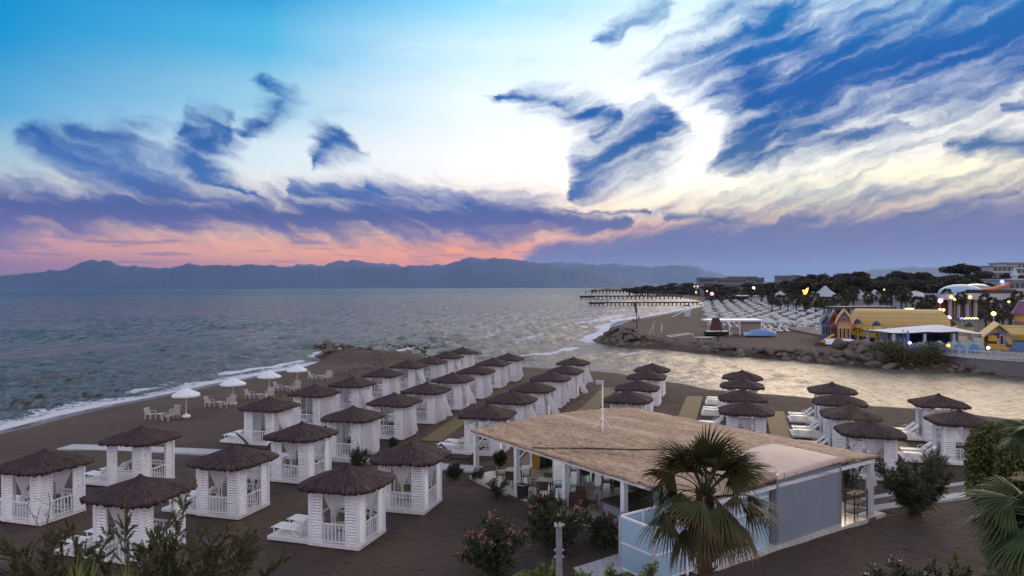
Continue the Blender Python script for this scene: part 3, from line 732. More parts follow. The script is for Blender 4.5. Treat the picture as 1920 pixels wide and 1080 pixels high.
dbf = MB(); dbf.box((0, 0, .16), (1.95, .88, .06))
for sx in (-1, 1):
    for sy in (-1, 1): dbf.box((sx * .9, sy * .38, .065), (.07, .07, .13))
dbf.box((0, .42, .42), (1.95, .05, .46)); dbf_me = dbf.mesh('frame', MT['white'])
n_ = 0
for o, k, rn, st, x, y, z0 in CABS:
    if y > 56: continue
    n_ += 1
    loc = Vector((x, y, z0 + PH + .01)) + EY * .62
    wh = f'{ORD[k]} cabana of the {rn}'
    d = thing('daybed', f'cream daybed inside the {wh}', 'daybed', loc, TH, 'daybeds inside the cabanas')
    put('frame', dbf_me, d); put('mattress', mat_me, d, (0, 0, .19))
    for i, dx_ in enumerate((-.6, .1, .62)):
        c = put('cushion', pil_me, None, loc + EX * dx_ + Vector((0, 0, .42)) + EY * .12); c.rotation_euler = (R(62), 0, TH + R(rnd.uniform(-12, 12)))
        tag(c, f"{('left', 'middle', 'right')[i]} olive cushion in the {wh}", 'cushion', 'olive cushions on the daybeds')
# ------------------------------------------------------------------ beach furniture by the sea
def stand_parasol():
    t = thing('beach_parasol', 'x', 'parasol', (0, 0, 0), 0, 'white parasols along the surf')
    b = MB(); n = 8; R0 = 1.15; V = [(0, 0, 2.5)]; Fc = []
    for ring, (rr, z) in enumerate(((.35, 2.33), (.75, 2.13), (1.15, 1.93), (1.16, 1.80))):
        for k in range(n * 2):
            a = math.pi * k / n; m = 1 if k % 2 == 0 else .93; V.append((rr * m * math.cos(a), rr * m * math.sin(a), z + (.0 if k % 2 == 0 else -.03 * rr)))
    N = n * 2
    for k in range(N): Fc.append((0, 1 + k, 1 + (k + 1) % N))
    for i in range(3):
        for k in range(N): Fc.append((1 + i * N + k, 1 + (i + 1) * N + k, 1 + (i + 1) * N + (k + 1) % N, 1 + i * N + (k + 1) % N))
    b.add(V, Fc); b.build('canopy', MT['canvas_white'], t)
    MB().tube([(0, 0, .1), (0, 0, 2.5)], .028, 8).build('pole', MT['white'], t)
    MB().lathe((0, 0, 0), [(.30, 0), (.34, .06), (.34, .14), (.26, .24), (.06, .3), (.05, .42)], 18).build('base', MT['plastic'], t, True)
    return t
MT['canvas_white'] = material('white_canvas', (.70, .72, .76), .8, .05, 3)
mats = [material('weathered_furniture', (.46, .42, .42), .6, .15, 9), material('grey_furniture', (.13, .10, .11), .7, .15, 9)]
def chair_parts(t, w, m):
    b = MB()
    for i in range(5): b.box((-.24 + i * .12, 0, .40), (.10, w - .06, .022))
    b.build('seat', m, t)
    b = MB(); a = R(14); n = max(5, int(w / .1)); Mx = Matrix.Rotation(-a, 3, 'Y')
    for i in range(n): b.box((-.33, -w / 2 + .07 + (w - .14) * i / (n - 1), .66), (.02, .05, .46), 0, Mx)
    b.box((-.385, 0, .90), (.04, w, .07), 0, Mx); b.box((-.28, 0, .46), (.04, w, .05), 0, Mx); b.build('backrest', m, t)
    for sx in (-.27, .27):
        for sy in (-1, 1): MB().box((sx, sy * (w / 2 - .03), .2), (.06, .06, .40 if sx < 0 else .62)).build('leg', m, t).location.z = 0 if sx < 0 else .11
    for sy in (-1, 1): MB().box((0, sy * (w / 2 - .03), .645), (.62, .07, .03)).build('armrest', m, t)
def armchair(m, w, nm, cat, grp):
    t = thing(nm, 'x', cat, (0, 0, 0), 0, grp); chair_parts(t, w, m); return t
def low_table(m):
    t = thing('low_table', 'x', 'table', (0, 0, 0), 0, 'low tables on the beach')
    b = MB()
    for i in range(6): b.box((-.3 + i * .12, 0, .46), (.1, .68, .025))
    b.build('tabletop', m, t)
    for sx in (-1, 1):
        for sy in (-1, 1): MB().box((sx * .3, sy * .28, .22), (.06, .06, .45)).build('leg', m, t)
    return t
P_ = stand_parasol(); PT = tree_of(P_)
for i, (px, py) in enumerate([(349, 783), (437, 758), (505, 741), (557, 727)]):
    p = GG(px, py); lab = ['nearest white parasol on round base beside the surf', 'second white parasol along the surf, counting from the left', 'third white parasol along the surf, before the thatched roofs', 'farthest small white parasol in the line along the surf'][i]
    if i == 0: P_.location = p; P_['label'] = lab
    else: copy_tree(P_, p, .5 * i, lab, tree=PT)
kinds = {}
for mi, cn in ((0, 'white'), (1, 'dark grey')):
    kinds[mi] = [armchair(mats[mi], .62, 'armchair', 'armchair', 'slatted armchairs on the beach'), armchair(mats[mi], 1.25, 'bench', 'bench', 'slatted benches on the beach'), low_table(mats[mi])]
trees_ = {(m, i): tree_of(o) for m in kinds for i, o in enumerate(kinds[m])}; used_ = set()
def place(m, i, loc, rz, lab):
    o = kinds[m][i]
    if (m, i) in used_: return copy_tree(o, loc, rz, lab, tree=trees_[(m, i)])
    used_.add((m, i)); o.location = loc; o.rotation_euler = (0, 0, rz); o['label'] = lab; return o
sets = [(305, 786, 0, 'nearest white set'), (414, 763, 0, 'second white set'), (488, 748, 0, 'third white set'), (540, 733, 0, 'fourth white set'), (602, 712, 0, 'last white set by the roofs'),
        (650, 703, 1, 'dark set behind the white ones'), (690, 692, 1, 'farthest dark set')]
for px, py, m, nm in sets:
    p = GG(px, py); cn = 'dark' if m else 'white'
    def at(a, b):
        q = p + EX * a + EY * b; q.z = gz(q.x, q.y); return q
    place(m, 0, at(-1.15, -.1), TH, f'{cn} armchair at the left end of the {nm}')
    place(m, 2, at(-.15, 0), TH, f'{cn} slatted table in the middle of the {nm}')
    place(m, 1, at(.95, -.15), TH + math.pi, f'{cn} two seat bench at the right of the {nm}')
    place(m, 0, at(.2, 1.15), TH - math.pi / 2 + .2, f'{cn} armchair at the back of the {nm}')
# hammock stands: bent dark timbers
for i, (a, b_, c_, d_) in enumerate([((826, 832), (843, 860), (885, 864), (908, 838)), ((443, 812), (459, 836), (503, 846), (514, 828))]):
    q = [GG(*b_), GG(*c_)]; D1, D2 = q[0].y, q[1].y
    t = thing('hammock_stand', ['dark wooden hammock stand between lounger deck and terrace post', 'dark wooden hammock stand rising behind the cabana roofs on the left'][i], 'hammock stand', q[0], 0, 'hammock stands')
    def L(v): return Vector(v) - q[0]
    pa, pd = A(a[0], a[1], D1), A(d_[0], d_[1], D2)
    MB().tube([L(q[0]) + Vector((0, 0, .08)), L(q[1]) + Vector((0, 0, .08))], .06, 8).build('beam', MT['dark_wood'], t)
    MB().tube([L(pa), L(q[0]) + Vector((-.15, 0, .5)), L(q[0]) + Vector((.2, 0, .1))], [.05, .07, .07], 8).build('arm', MT['dark_wood'], t)
    MB().tube([L(pd), L(q[1]) + Vector((.15, 0, .5)), L(q[1]) + Vector((-.2, 0, .1))], [.05, .07, .07], 8).build('arm', MT['dark_wood'], t)
    for s in (0, 1):
        MB().box(tuple(L(q[s]) + Vector((0, 0, .05))), (.1, 1.2, .09)).build('foot', MT['dark_wood'], t)
# ------------------------------------------------------------------ paths and mats
def tile(T, co, b, c, sc=1.6, m=.92):
    br = T.n.new('ShaderNodeTexBrick'); T.l.new(co, br.inputs['Vector']); br.inputs['Scale'].default_value = sc; br.inputs['Mortar Size'].default_value = .012
    br.offset = 0.; br.inputs['Brick Width'].default_value = .5; br.inputs['Row Height'].default_value = .5
    T.inp(br.inputs['Color1'], tuple(x * 1.04 for x in c[:3]) if not hasattr(c, 'is_output') else c); T.inp(br.inputs['Color2'], tuple(x * .93 for x in c[:3]) if not hasattr(c, 'is_output') else c); br.inputs['Mortar'].default_value = (.12, .11, .11, 1)
    return T.mix(T.mr(T.noise(co, .9, 5, .6), .5, .8, 0, .35), br.outputs[0], (.22, .19, .17))
MT['paving'] = material('pale_paving', (.46, .44, .46), .7, fn=tile)
MT['path_dark'] = material('plum_path', (.075, .045, .05), .75, .2, 3, .2, 40)
MT['deck_red'] = material('red_brown_deck', (.13, .045, .03), .6, .3, 8, .3, 20)
def planks(T, co, b, c):
    w = T.n.new('ShaderNodeTexWave'); w.wave_type = 'BANDS'; w.bands_direction = 'Y'; T.l.new(co, w.inputs['Vector']); w.inputs['Scale'].default_value = 2.4; w.inputs['Distortion'].default_value = .3
    n = T.noise(T.v('MULTIPLY', co, (1., 7., 1.)), 1.2, 4, .6)
    c = T.mix(n, (.095, .060, .016), (.165, .108, .032))
    c = T.mix(T.mr(w.outputs['Fac'], .85, 1., 0, .75), c, (.06, .04, .02)); T.l.new(T.bump(w.outputs['Fac'], -.5, .02), b.inputs['Normal'])
    return T.mix(T.mr(T.noise(co, .8, 5, .6), .55, .75, 0, .7), c, (.12, .09, .07))
MT['mat'] = material('yellow_wood_mat', (.3, .2, .08), .75, fn=planks)
def strip(name, lo, hi, mat, label, cat, th=.05, group=None, kind=None):
    """flat strip given by its two long edges (world points), with real thickness"""
    n = len(lo); V = []; Fc = []
    for a, b in zip(lo, hi): V += [(a.x, a.y, a.z + th), (b.x, b.y, b.z + th), (a.x, a.y, a.z - .12), (b.x, b.y, b.z - .12)]
    for i in range(n - 1):
        o = 4 * i; p = o + 4; Fc += [(o, o + 1, p + 1, p), (o, p, p + 2, o + 2), (o + 1, o + 3, p + 3, p + 1)]
    e = 4 * (n - 1); Fc += [(0, 2, 3, 1), (e, e + 1, e + 3, e + 2)]
    o = MB().add(V, Fc).build(name, mat)
    if kind: o['kind'] = kind
    else: tag(o, label, cat, group)
    return o
def band(name, pts_px, w, mat, th=.06, **k):
    P = [GG(*p) for p in pts_px]; Q = []
    for a, b in zip(P[:-1], P[1:]):
        for i in range(6): Q.append(a.lerp(b, i / 6))
    Q.append(P[-1]); lo, hi = [], []
    for i, p in enumerate(Q):
        d = (Q[min(i + 1, len(Q) - 1)] - Q[max(i - 1, 0)]); d.z = 0; d.normalize(); nn = Vector((-d.y, d.x, 0))
        a, b = p - nn * w / 2, p + nn * w / 2
        zz = max(gz(a.x, a.y), gz(b.x, b.y)) + .02; a.z = b.z = zz; lo.append(a); hi.append(b)
    return strip(name, lo, hi, mat, k.get('label'), k.get('cat'), th, k.get('group'), k.get('kind'))
band('path', [(122, 839), (403, 849), (640, 862), (898, 882)], 1.35, MT['paving'], kind='structure')
band('path', [(1588, 955), (1640, 941), (1720, 930), (1830, 916), (1960, 900)], 1.15, MT['path_dark'], .05, kind='structure')
band('path', [(1588, 947), (1640, 934.5), (1720, 921), (1830, 905), (1960, 888)], .42, MT['paving'], .06, kind='structure')
band('path', [(1600, 968), (1640, 955), (1720, 943), (1830, 926), (1960, 910)], .62, MT['paving'], .06, kind='structure')
MATG = 'yellow wooden mats between the cabana rows'
for (pts, w, lab) in [
    ([(1144, 728), (1108, 765), (1060, 800), (1010, 860)], 1.55, 'yellow wooden mat running from the floodlight pole towards the lagoon'),
    ([(1303, 744), (1286, 791), (1260, 860)], 1.5, 'short yellow wooden mat left of the stacked cabana row'),
    ([(1452, 772), (1468, 826), (1490, 880)], 1.5, 'yellow wooden mat right of the stacked cabana row'),
    ([(1672, 828), (1710, 864)], 1.5, 'yellow wooden mat end beside the mossy roofed row'),
    ([(885, 772), (850, 798), (808, 828)], 1.5, 'sand covered yellow mat left of the lounger deck')]:
    o = band('wooden_mat', pts, w, MT['mat'], .04, label=lab, cat='wooden mat', group=MATG)
# ------------------------------------------------------------------ terrace bar
UX = Vector((.57, -.82, 0)).normalized(); VX = Vector((.82, .57, 0)).normalized(); OA = A(893, 808, 39.4); OA.z = 0
UR = math.atan2(UX.y, UX.x)
def UV(u, v, z=0.): p = OA + UX * u + VX * v; return Vector((p.x, p.y, z))
def floor_m(T, co, b, c):
    b.inputs['Roughness'].default_value = .16
    return tile(T, co, b, c, 1.1)
MT['floor'] = material('glossy_tiles', (.62, .58, .52), .16, fn=floor_m)
FZ = .14
ter = thing('beach_bar', 'open terrace bar with a wide flat reed mat roof on white posts', 'beach bar', OA, UR)
def loc(b): return b
def ubox(b, u0, u1, v0, v1, z0, z1): return b.box(((u0 + u1) / 2, (v0 + v1) / 2, (z0 + z1) / 2), (u1 - u0, v1 - v0, z1 - z0))
fl = MB(); fl.prism([(-.5, 1.6), (-.5, -.2), (3.8, -.45), (13.4, -.45), (16.0, -.2), (16.4, 12.), (-.1, 12.)], -.15, FZ); fl.build('floor', MT['floor'], ter)
def reed(T, co, b, c):
    n = T.noise(T.v('MULTIPLY', co, (1., 2.6, 3.)), 2.6, 6, .75, .6); n2 = T.noise(T.v('MULTIPLY', co, (.22, 1., 1.)), .8, 5, .6); n3 = T.noise(co, 26., 3, .8)
    c = T.mix(T.mr(n, .28, .70), (.17, .10, .06), (.60, .40, .26))
    c = T.mix(T.mr(n2, .48, .66, 0, .55), c, (.66, .48, .34)); c = T.mix(T.mr(n2, .42, .30, 0, .5), c, (.13, .08, .05))
    x, y, z = T.sep(co)
    w = T.noise(T.xyz(T.m('MULTIPLY', x, .12), y, 0), 1.7, 3, .6); c = T.mix(T.m('MULTIPLY', T.mr(T.m('ABSOLUTE', T.m('SUBTRACT', w, .5)), .010, .0), .7), c, (.06, .035, .02))
    c = T.mix(T.mr(x, 13.2, 16.5, 0, .35), c, (.20, .19, .10))
    T.l.new(T.bump(T.m('ADD', n, T.m('MULTIPLY', n3, .3)), .9, .06), b.inputs['Normal']); return c
MT['reed'] = material('reed_mat_roof', (.3, .2, .13), .9, fn=reed)
# roof sheet with sagging reed surface
nu, nv = 90, 68; Lu, Lv = 16.35, 12.2; V = []
rs = np.random.RandomState(4)
def rz_(u, v):
    fold = -.16 * max(0, 1 - abs(v - 1.6 - .12 * u) / .6) * .25
    return 2.74 + .42 * math.sin(math.pi * min(max(v / Lv, 0), 1)) * (.6 + .4 * math.sin(math.pi * u / Lu)) + fold + .018 * math.sin(u * 3.1) * math.sin(v * 2.3)
for i in range(nu + 1):
    for j in range(nv + 1):
        u, v = -.25 + Lu * i / nu, -.25 + Lv * j / nv
        e = 1 if 0 < i < nu and 0 < j < nv else 0
        V.append((u + (0 if e else rs.normal(0, .03)), v + (0 if e else rs.normal(0, .03)), rz_(u, v) + rs.normal(0, .012)))
top = len(V); V += [(a, b, c - .12) for a, b, c in V]; Fc = []
n1_ = nv + 1
for i in range(nu):
    for j in range(nv):
        a = i * n1_ + j; Fc.append((a, a + n1_, a + n1_ + 1, a + 1)); a += top; Fc.append((a, a + 1, a + n1_ + 1, a + n1_))
for i in range(nu):
    for j, s in ((0, 1), (nv, -1)):
        a = i * n1_ + j; f = (a, a + top, a + top + n1_, a + n1_); Fc.append(f if s > 0 else f[::-1])
for j in range(nv):
    for i, s in ((0, -1), (nu, 1)):
        a = i * n1_ + j; f = (a, a + top, a + top + 1, a + 1); Fc.append(f if s > 0 else f[::-1])
rf = put('roof', npmesh('roof', V, Fc, MT['reed']), ter)
cable = MB().tube([(-.2 + 16 * t, -.2 + 9.6 * t * (1 if t < .2 else 1), 0) for t in ()] or [(5.5 + i * .75, -.2 + 1.25 * i * .75 ** 1 * .62, rz_(5.5 + i * .75, -.2 + .58 * i) + .02) for i in range(14)], .03, 5)
cable.build('cable', MT['dark'], rf)
fr = MB()
for v in (0., 11.7): ubox(fr, -.2, 16., v - .08, v + .08, 2.44, 2.60)
for u in (0., 15.9): ubox(fr, u - .08, u + .08, .08, 11.62, 2.44, 2.60)
for v in (3.9, 7.8): ubox(fr, .08, 12., v - .06, v + .06, 2.45, 2.60)
fr.build('beam', MT['white'], ter)
for k, (u, v) in enumerate([(0, 0), (3.9, 0), (7.8, 0), (11.7, 0), (0, 3.9), (0, 7.8), (0, 11.7), (4.2, 3.9), (7.8, 3.9), (4.2, 11.7), (7.8, 11.7), (15.9, 11.6), (7.8, 7.8)]):
    b = MB(); ubox(b, u - .07, u + .07, v - .03, v + .03, 0, 2.44)
    for s in (-1, 1): ubox(b, u - .105, u + .105, v + s * .09 - .028, v + s * .09 + .028, 0, 2.44)
    b.build('post', MT['white'], ter)
    if v == 0 and u < 5:
        MB().beam((u + .1, v, 1.85), (u + .75, v, 2.42), .06).build('brace', MT['white'], ter)
# flood light pole on the roof
fp = A(1130, 806, 37.5); fpz = rz_(*(lambda r: (r.dot(UX), r.dot(VX)))(Vector((fp.x, fp.y, 0)) - OA)); fp.z = fpz
t = thing('floodlight_pole', 'white floodlight pole braced by three struts on the reed roof', 'floodlight', fp)
hgt = A(1129, 713, 37.5).z - fpz
MB().tube([(0, 0, -.05), (0, 0, hgt)], .038, 8).build('pole', MT['white'], t)
for a in (.4, 2.6, 4.6): MB().tube([(math.cos(a) * .5, math.sin(a) * .5, 0), (0, 0, .68)], .026, 6).build('strut', MT['white'], t)
hd_ = MB(); hd_.box((-.22, -.05, hgt - .1), (.3, .2, .2)); hd_.box((-.02, 0, hgt - .02), (.24, .05, .05)); hd_.build('lamp_head', MT['metal'], t)
# service kitchen box with membrane roof
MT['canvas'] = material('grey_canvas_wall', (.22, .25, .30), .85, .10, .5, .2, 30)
MT['panel'] = material('pale_blue_panel', (.36, .52, .64), .45, .04, 2)
MT['membrane'] = material('cream_membrane', (.56, .42, .35), .7, .07, 1.0)
kt = thing('kitchen_hut', 'white canvas walled kitchen hut with a cream membrane roof', 'hut', OA, UR)
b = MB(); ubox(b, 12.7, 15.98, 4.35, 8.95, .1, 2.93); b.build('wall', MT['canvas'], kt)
b = MB(); ubox(b, 12.2, 16.0, 4.1, 9.4, -.08, .13); b.build('plinth', MT['dark_wood'], kt)
V = []; n = 16
for i in range(n + 1):
    for j in range(n + 1):
        u, v = i / n, j / n; h = .5 * (math.sin(math.pi * u) * math.sin(math.pi * v)) ** .8
        V.append((12.5 + 3.62 * u, 4.2 + 4.9 * v, 2.98 + .42 * h + .10 * v - .08 * math.sin(math.pi * u) * (1 if j in (0, n) else 0)))
Fc = [(i * (n + 1) + j, (i + 1) * (n + 1) + j, (i + 1) * (n + 1) + j + 1, i * (n + 1) + j + 1) for i in range(n) for j in range(n)]
V += [(a, b_, c - .16) for a, b_, c in V]; k = (n + 1) ** 2
for i in range(n):
    for a, c in ((i * (n + 1), (i + 1) * (n + 1)), (i * (n + 1) + n, (i + 1) * (n + 1) + n), (i, i + 1), (n * (n + 1) + i, n * (n + 1) + i + 1)): Fc.append((a, a + k, c + k, c))
MB().add(V, Fc).build('roof', MT['membrane'], kt, True)
for v_ in (4.36, 8.94): MB().tube([(15.99, v_, .1), (15.99, v_, 3.0)], .05, 6).build('corner_pole', MT['metal'], kt)
b = MB(); ubox(b, 15.55, 15.72, 1.2, 4.2, .1, 2.5); b.build('side_wall', MT['panel'], kt)
b = MB(); ubox(b, 15.73, 15.78, 1.3, 4.1, 1.6, 1.68); ubox(b, 15.73, 15.78, 1.3, 4.1, 2.1, 2.16); b.build('trim', MT['white'], kt)
b = MB(); ubox(b, 12.4, 15.5, 1.0, 4.2, .14, 2.35); b.build('store_room', MT['panel'], kt)
sc_ = thing('panel_screen', 'pale blue panel enclosure with white rails in front of the bar', 'screen', OA, UR)
for (u0, v0, u1, v1) in ((13.9, -2.3, 15.6, -2.3), (15.6, -2.3, 15.6, 1.15), (13.9, -2.3, 13.9, .0)):
    b = MB(); d = Vector((u1 - u0, v1 - v0, 0)); L_ = d.length; a = math.atan2(d.y, d.x); c = ((u0 + u1) / 2, (v0 + v1) / 2)
    b.box((c[0], c[1], 1.0), (L_ - .1, .035, 1.9), a); b.build('panel', MT['panel'], sc_)
    b = MB()
    for z in (.1, 1.05, 2.02): b.box((c[0], c[1], z), (L_ - .08, .075, .07), a)
    for tt in (0, .5, 1) if L_ > 2 else (0, 1): b.box((u0 + d.x * tt, v0 + d.y * tt, 1.0), (.10, .10, 2.1), a)
    b.build('frame', MT['white'], sc_)
bc = thing('bar_counter', 'white bar counter with a dark worktop under the reed roof', 'bar counter', OA, UR)
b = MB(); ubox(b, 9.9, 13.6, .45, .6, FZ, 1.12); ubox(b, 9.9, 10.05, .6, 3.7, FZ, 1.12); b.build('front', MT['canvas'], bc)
b = MB(); ubox(b, 9.8, 13.7, .35, 1.05, 1.12, 1.2); ubox(b, 9.8, 10.5, 1.05, 3.8, 1.12, 1.2); b.build('worktop', MT['dark_wood'], bc)
fg = thing('drinks_fridge', 'dark drinks fridge behind the bar counter', 'fridge', UV(12.0, 2.5, FZ), UR)
b = MB(); b.box((0, 0, .9), (.7, .6, 1.8)); b.build('body', MT['dark'], fg); MB().box((0, -.32, .95), (.6, .03, 1.5)).build('door', MT['metal'], fg)
# tables and chairs on the terrace
MT['wood_top'] = material('light_wood_top', (.42, .36, .26), .25, .1, 6); MT['choc'] = material('brown_plastic', (.075, .05, .04), .4, .1, 6)
def dtable(dark):
    t = thing('dining_table', 'x', 'table', (0, 0, 0), 0, 'tables on the terrace')
    MB().box((0, 0, .735), (.82, .82, .035)).build('tabletop', MT['choc'] if dark else MT['wood_top'], t)
    MB().box((0, 0, .68), (.74, .74, .075)).build('apron', MT['choc'], t)
    for sx in (-1, 1):
        for sy in (-1, 1): MB().box((sx * .35, sy * .35, .33), (.06, .06, .66)).build('leg', MT['choc'], t)
    return t
def dchair():
    t = thing('dining_chair', 'x', 'chair', (0, 0, 0), 0, 'brown chairs around the terrace tables')
    MB().box((0, 0, .44), (.46, .46, .04)).build('seat', MT['choc'], t)
    b = MB(); b.box((0, -.23, .68), (.44, .025, .38), 0, Matrix.Rotation(R(8), 3, 'X')); b.build('backrest', MT['choc'], t)
    for sx in (-1, 1):
        MB().tube([(sx * .24, .24, 0), (sx * .21, .2, .42)], .02, 6).build('leg', MT['choc'], t)
        MB().tube([(sx * .25, -.28, 0), (sx * .21, -.2, .42), (sx * .21, -.26, .86)], .02, 6).build('leg', MT['choc'], t)
        MB().tube([(sx * .24, -.22, .64), (sx * .26, .18, .64), (sx * .24, .2, .44)], .018, 6).build('armrest', MT['choc'], t)
    return t
dts = {0: dtable(0), 1: dtable(1)}; dtt = {k: tree_of(v) for k, v in dts.items()}; du = set(); ch = dchair(); cht = tree_of(ch); cu = [0]
TN = [((963, 880), 0, 'leftmost table behind the second post'), ((1022, 899), 0, 'pale table between the posts'), ((1083, 927), 1, 'dark table beside the third post'),
      ((1160, 893), 1, 'dark table deep under the roof'), ((1100, 872), 0, 'rear table by the far posts'), ((1205, 905), 1, 'dark table behind the bar counter')]
for (px, py), dk, nm in TN:
    p = G(px, py, FZ + .75); p.z = FZ + .004; rz = R(-12)
    if dk in du: copy_tree(dts[dk], p, rz, nm if nm.split()[0] != 'x' else nm, tree=dtt[dk])
    else: du.add(dk); dts[dk].location = p; dts[dk].rotation_euler = (0, 0, rz); dts[dk]['label'] = nm
    for k, side in enumerate(('near', 'right', 'far', 'left')):
        a = rz - math.pi / 2 + k * math.pi / 2; off = Vector((math.cos(a), math.sin(a), 0)) * (.66 + rnd.uniform(-.04, .08)); q = p + off
        rzc = a + math.pi / 2 + rnd.uniform(-.2, .2); lab = f'brown chair on the {side} side of the {nm}'
        if cu[0]: copy_tree(ch, q, rzc, lab, tree=cht)
        else: cu[0] = 1; ch.location = q; ch.rotation_euler = (0, 0, rzc); ch['label'] = lab
# bins
for i, (px, py, c, nm) in enumerate([(1006, 878, (.55, .33, .03), 'yellow'), (1018, 876, (.02, .06, .14), 'blue'), (1030, 874, (.015, .06, .03), 'green')]):
    p = G(px, py, FZ); p.z = FZ; m_ = material(f'{nm}_bin_plastic', c, .4)
    t = thing('recycling_bin', f'{nm} recycling bin standing beside the terrace', 'bin', p, R(-10), 'recycling bins beside the terrace')
    MB().add([(-.2, -.2, 0), (.2, -.2, 0), (.2, .2, 0), (-.2, .2, 0), (-.25, -.25, .8), (.25, -.25, .8), (.25, .25, .8), (-.25, .25, .8)], [(0, 3, 2, 1), (4, 5, 6, 7), (0, 1, 5, 4), (1, 2, 6, 5), (2, 3, 7, 6), (3, 0, 4, 7)]).build('body', m_, t)
    MB().lathe((0, 0, .8), [(.34, 0), (.34, .05), (.25, .12), (.05, .15)], 4, a0=math.pi / 4).build('lid', m_, t)
p = GG(980, 938); t = thing('waste_basket', 'black round waste basket at the terrace edge', 'waste basket', p)
MB().lathe((0, 0, 0), [(.26, 0), (.28, .75), (.30, .78)], 14).build('body', MT['dark'], t)
for zz in (.80,): MB().tube([(math.cos(a * .785) * .28, math.sin(a * .785) * .28, zz) for a in range(9)], .025, 6, False).build('rim', MT['metal'], t)
rd = [G(970, 868, .05), G(998, 845, .05), G(1040, 845, .05), G(984, 885, .05)]
tag(MB().prism([(q.x, q.y) for q in rd], -.05, .09).build('wooden_ramp', MT['deck_red']), 'red brown wooden ramp beside the recycling bins', 'ramp')
# things at the right end of the terrace
p = GG(1613, 962); t = thing('sign_post', 'white roof post with a small white board beside the plum path', 'sign', p + Vector((.35, 0, 0)))
MB().box((0, 0, .75), (.13, .13, 1.5)).build('post', MT['white'], t); MB().box((.12, -.08, 1.5), (.5, .06, .42)).build('board', MT['white_wood'], t); MB().box((0, 0, .03), (.8, .5, .06)).build('base', MT['plastic'], t)
p = UV(16.0, 10.2, FZ); t = thing('bar_rack', 'dark metal rack at the right end of the kitchen hut', 'rack', p, UR)
for z in (.35, .75, 1.15): MB().box((0, 0, z), (.5, 1.1, .03)).build('shelf', MT['dark_wood'], t)
for sx in (-1, 1):
    for sy in (-1, 1): MB().box((sx * .22, sy * .52, .65), (.04, .04, 1.3)).build('post', MT['dark'], t)
MT['green_mark'] = material('mint_paint', (.35, .5, .47), .5)
b = MB()
for i in range(7): a0 = i * .55; b.tube([(.9 * t_ * math.cos(a0 * .4) - .9, .25 * math.sin(t_ * 3 + i) + i * .12 - .3, 0) for t_ in np.linspace(0, 1, 7)], .03, 4)
o = b.build('floor_emblem', MT['green_mark']); o.location = UV(16.0, 11., FZ + .01); o.scale = (1, 1, .12); tag(o, 'pale green looping emblem painted on the terrace floor', 'floor emblem')
p = GG(1048, 1120); p = A(1048, 984, 21.); g0 = gz(p.x, 21.)
t = thing('lamp_post', 'weathered timber lamp post with small fittings in front of the oleanders', 'lamp post', (p.x, 21, g0))
MT['grey_wood'] = material('grey_timber', (.20, .20, .23), .8, .3, 8, .3, 30)
MB().tube([(0, 0, 0), (0, 0, p.z - g0)], [.11, .095], 10).build('post', MT['grey_wood'], t)
b = MB()
for a in range(5): b.lathe((math.cos(a * 1.256) * .12, math.sin(a * 1.256) * .12, p.z - g0 - .02), [(.02, -.05), (.05, 0), (.03, .06)], 8)
b.build('fitting', MT['metal'], t)
for dz_ in (.75, .95):
    for s in (-1, 1): MB().lathe((s * .11, 0, p.z - g0 - dz_), [(.03, -.03), (.045, 0), (.02, .04)], 8).build('bracket', MT['metal'], t)
sl0 = [GG(1075, 1068), GG(1170, 1038), GG(1175, 1075), GG(1100, 1090)]
tag(MB().prism([(q.x, q.y) for q in sl0], -.1, .07).build('paving_slab', MT['paving']), 'pale paved step beside the blue panel enclosure', 'paving')
# ------------------------------------------------------------------ plants
def leafmat(name, a, b_, flower=None, sc=2.5):
    def fn(T, co, b, c):
        oi = T.n.new('ShaderNodeNewGeometry').outputs['Random Per Island']
        c = T.mix(T.m('ADD', T.m('MULTIPLY', oi, .5), T.m('MULTIPLY', T.noise(co, sc, 3, .6), .6), clamp=True), a, b_)
        return c
    m = material(name, a, .6, fn=fn); return m
MT['oleander'] = leafmat('oleander_leaf', (.018, .028, .012), (.070, .080, .030))
MT['lime'] = leafmat('bright_leaf', (.05, .08, .015), (.22, .26, .05))
MT['feather'] = leafmat('feathery_leaf', (.020, .026, .010), (.095, .095, .022))
MT['ivy'] = leafmat('ivy_leaf', (.022, .034, .006), (.11, .125, .018), sc=1.2)
MT['far_leaf'] = leafmat('pine_needles', (.012, .012, .008), (.046, .040, .024), sc=.25)
MT['bark'] = material('bark', (.06, .045, .035), .9, .35, 10, .5, 25)
MT['pink'] = leafmat('pink_flower', (.50, .12, .16), (.65, .28, .32)); MT['whitefl'] = leafmat('white_flower', (.6, .6, .62), (.75, .75, .75))
def leaves(P, D, L, Wd, rs, droop=.0, bend=True):
    """P base points, D directions -> bent leaf quads (two per leaf)"""
    n = len(P); D = D / (np.linalg.norm(D, axis=1, keepdims=True) + 1e-9)
    up = rs.normal(0, 1, (n, 3)); S_ = np.cross(D, up); S_ /= (np.linalg.norm(S_, axis=1, keepdims=True) + 1e-9)
    L = (L * rs.uniform(.6, 1.25, (n, 1))); w = Wd * rs.uniform(.7, 1.2, (n, 1))
    M = P + D * L * .5; E = P + D * L + np.array([[0, 0, -1]]) * L * droop
    V = np.stack([P, M - S_ * w / 2, E, M + S_ * w / 2], 1).reshape(-1, 3)
    q = np.arange(n * 4).reshape(-1, 4); return V, q
def merge(parts):
    V, Q, o = [], [], 0
    for v, q in parts: V.append(v); Q.append(q + o); o += len(v)
    return np.concatenate(V), np.concatenate(Q)
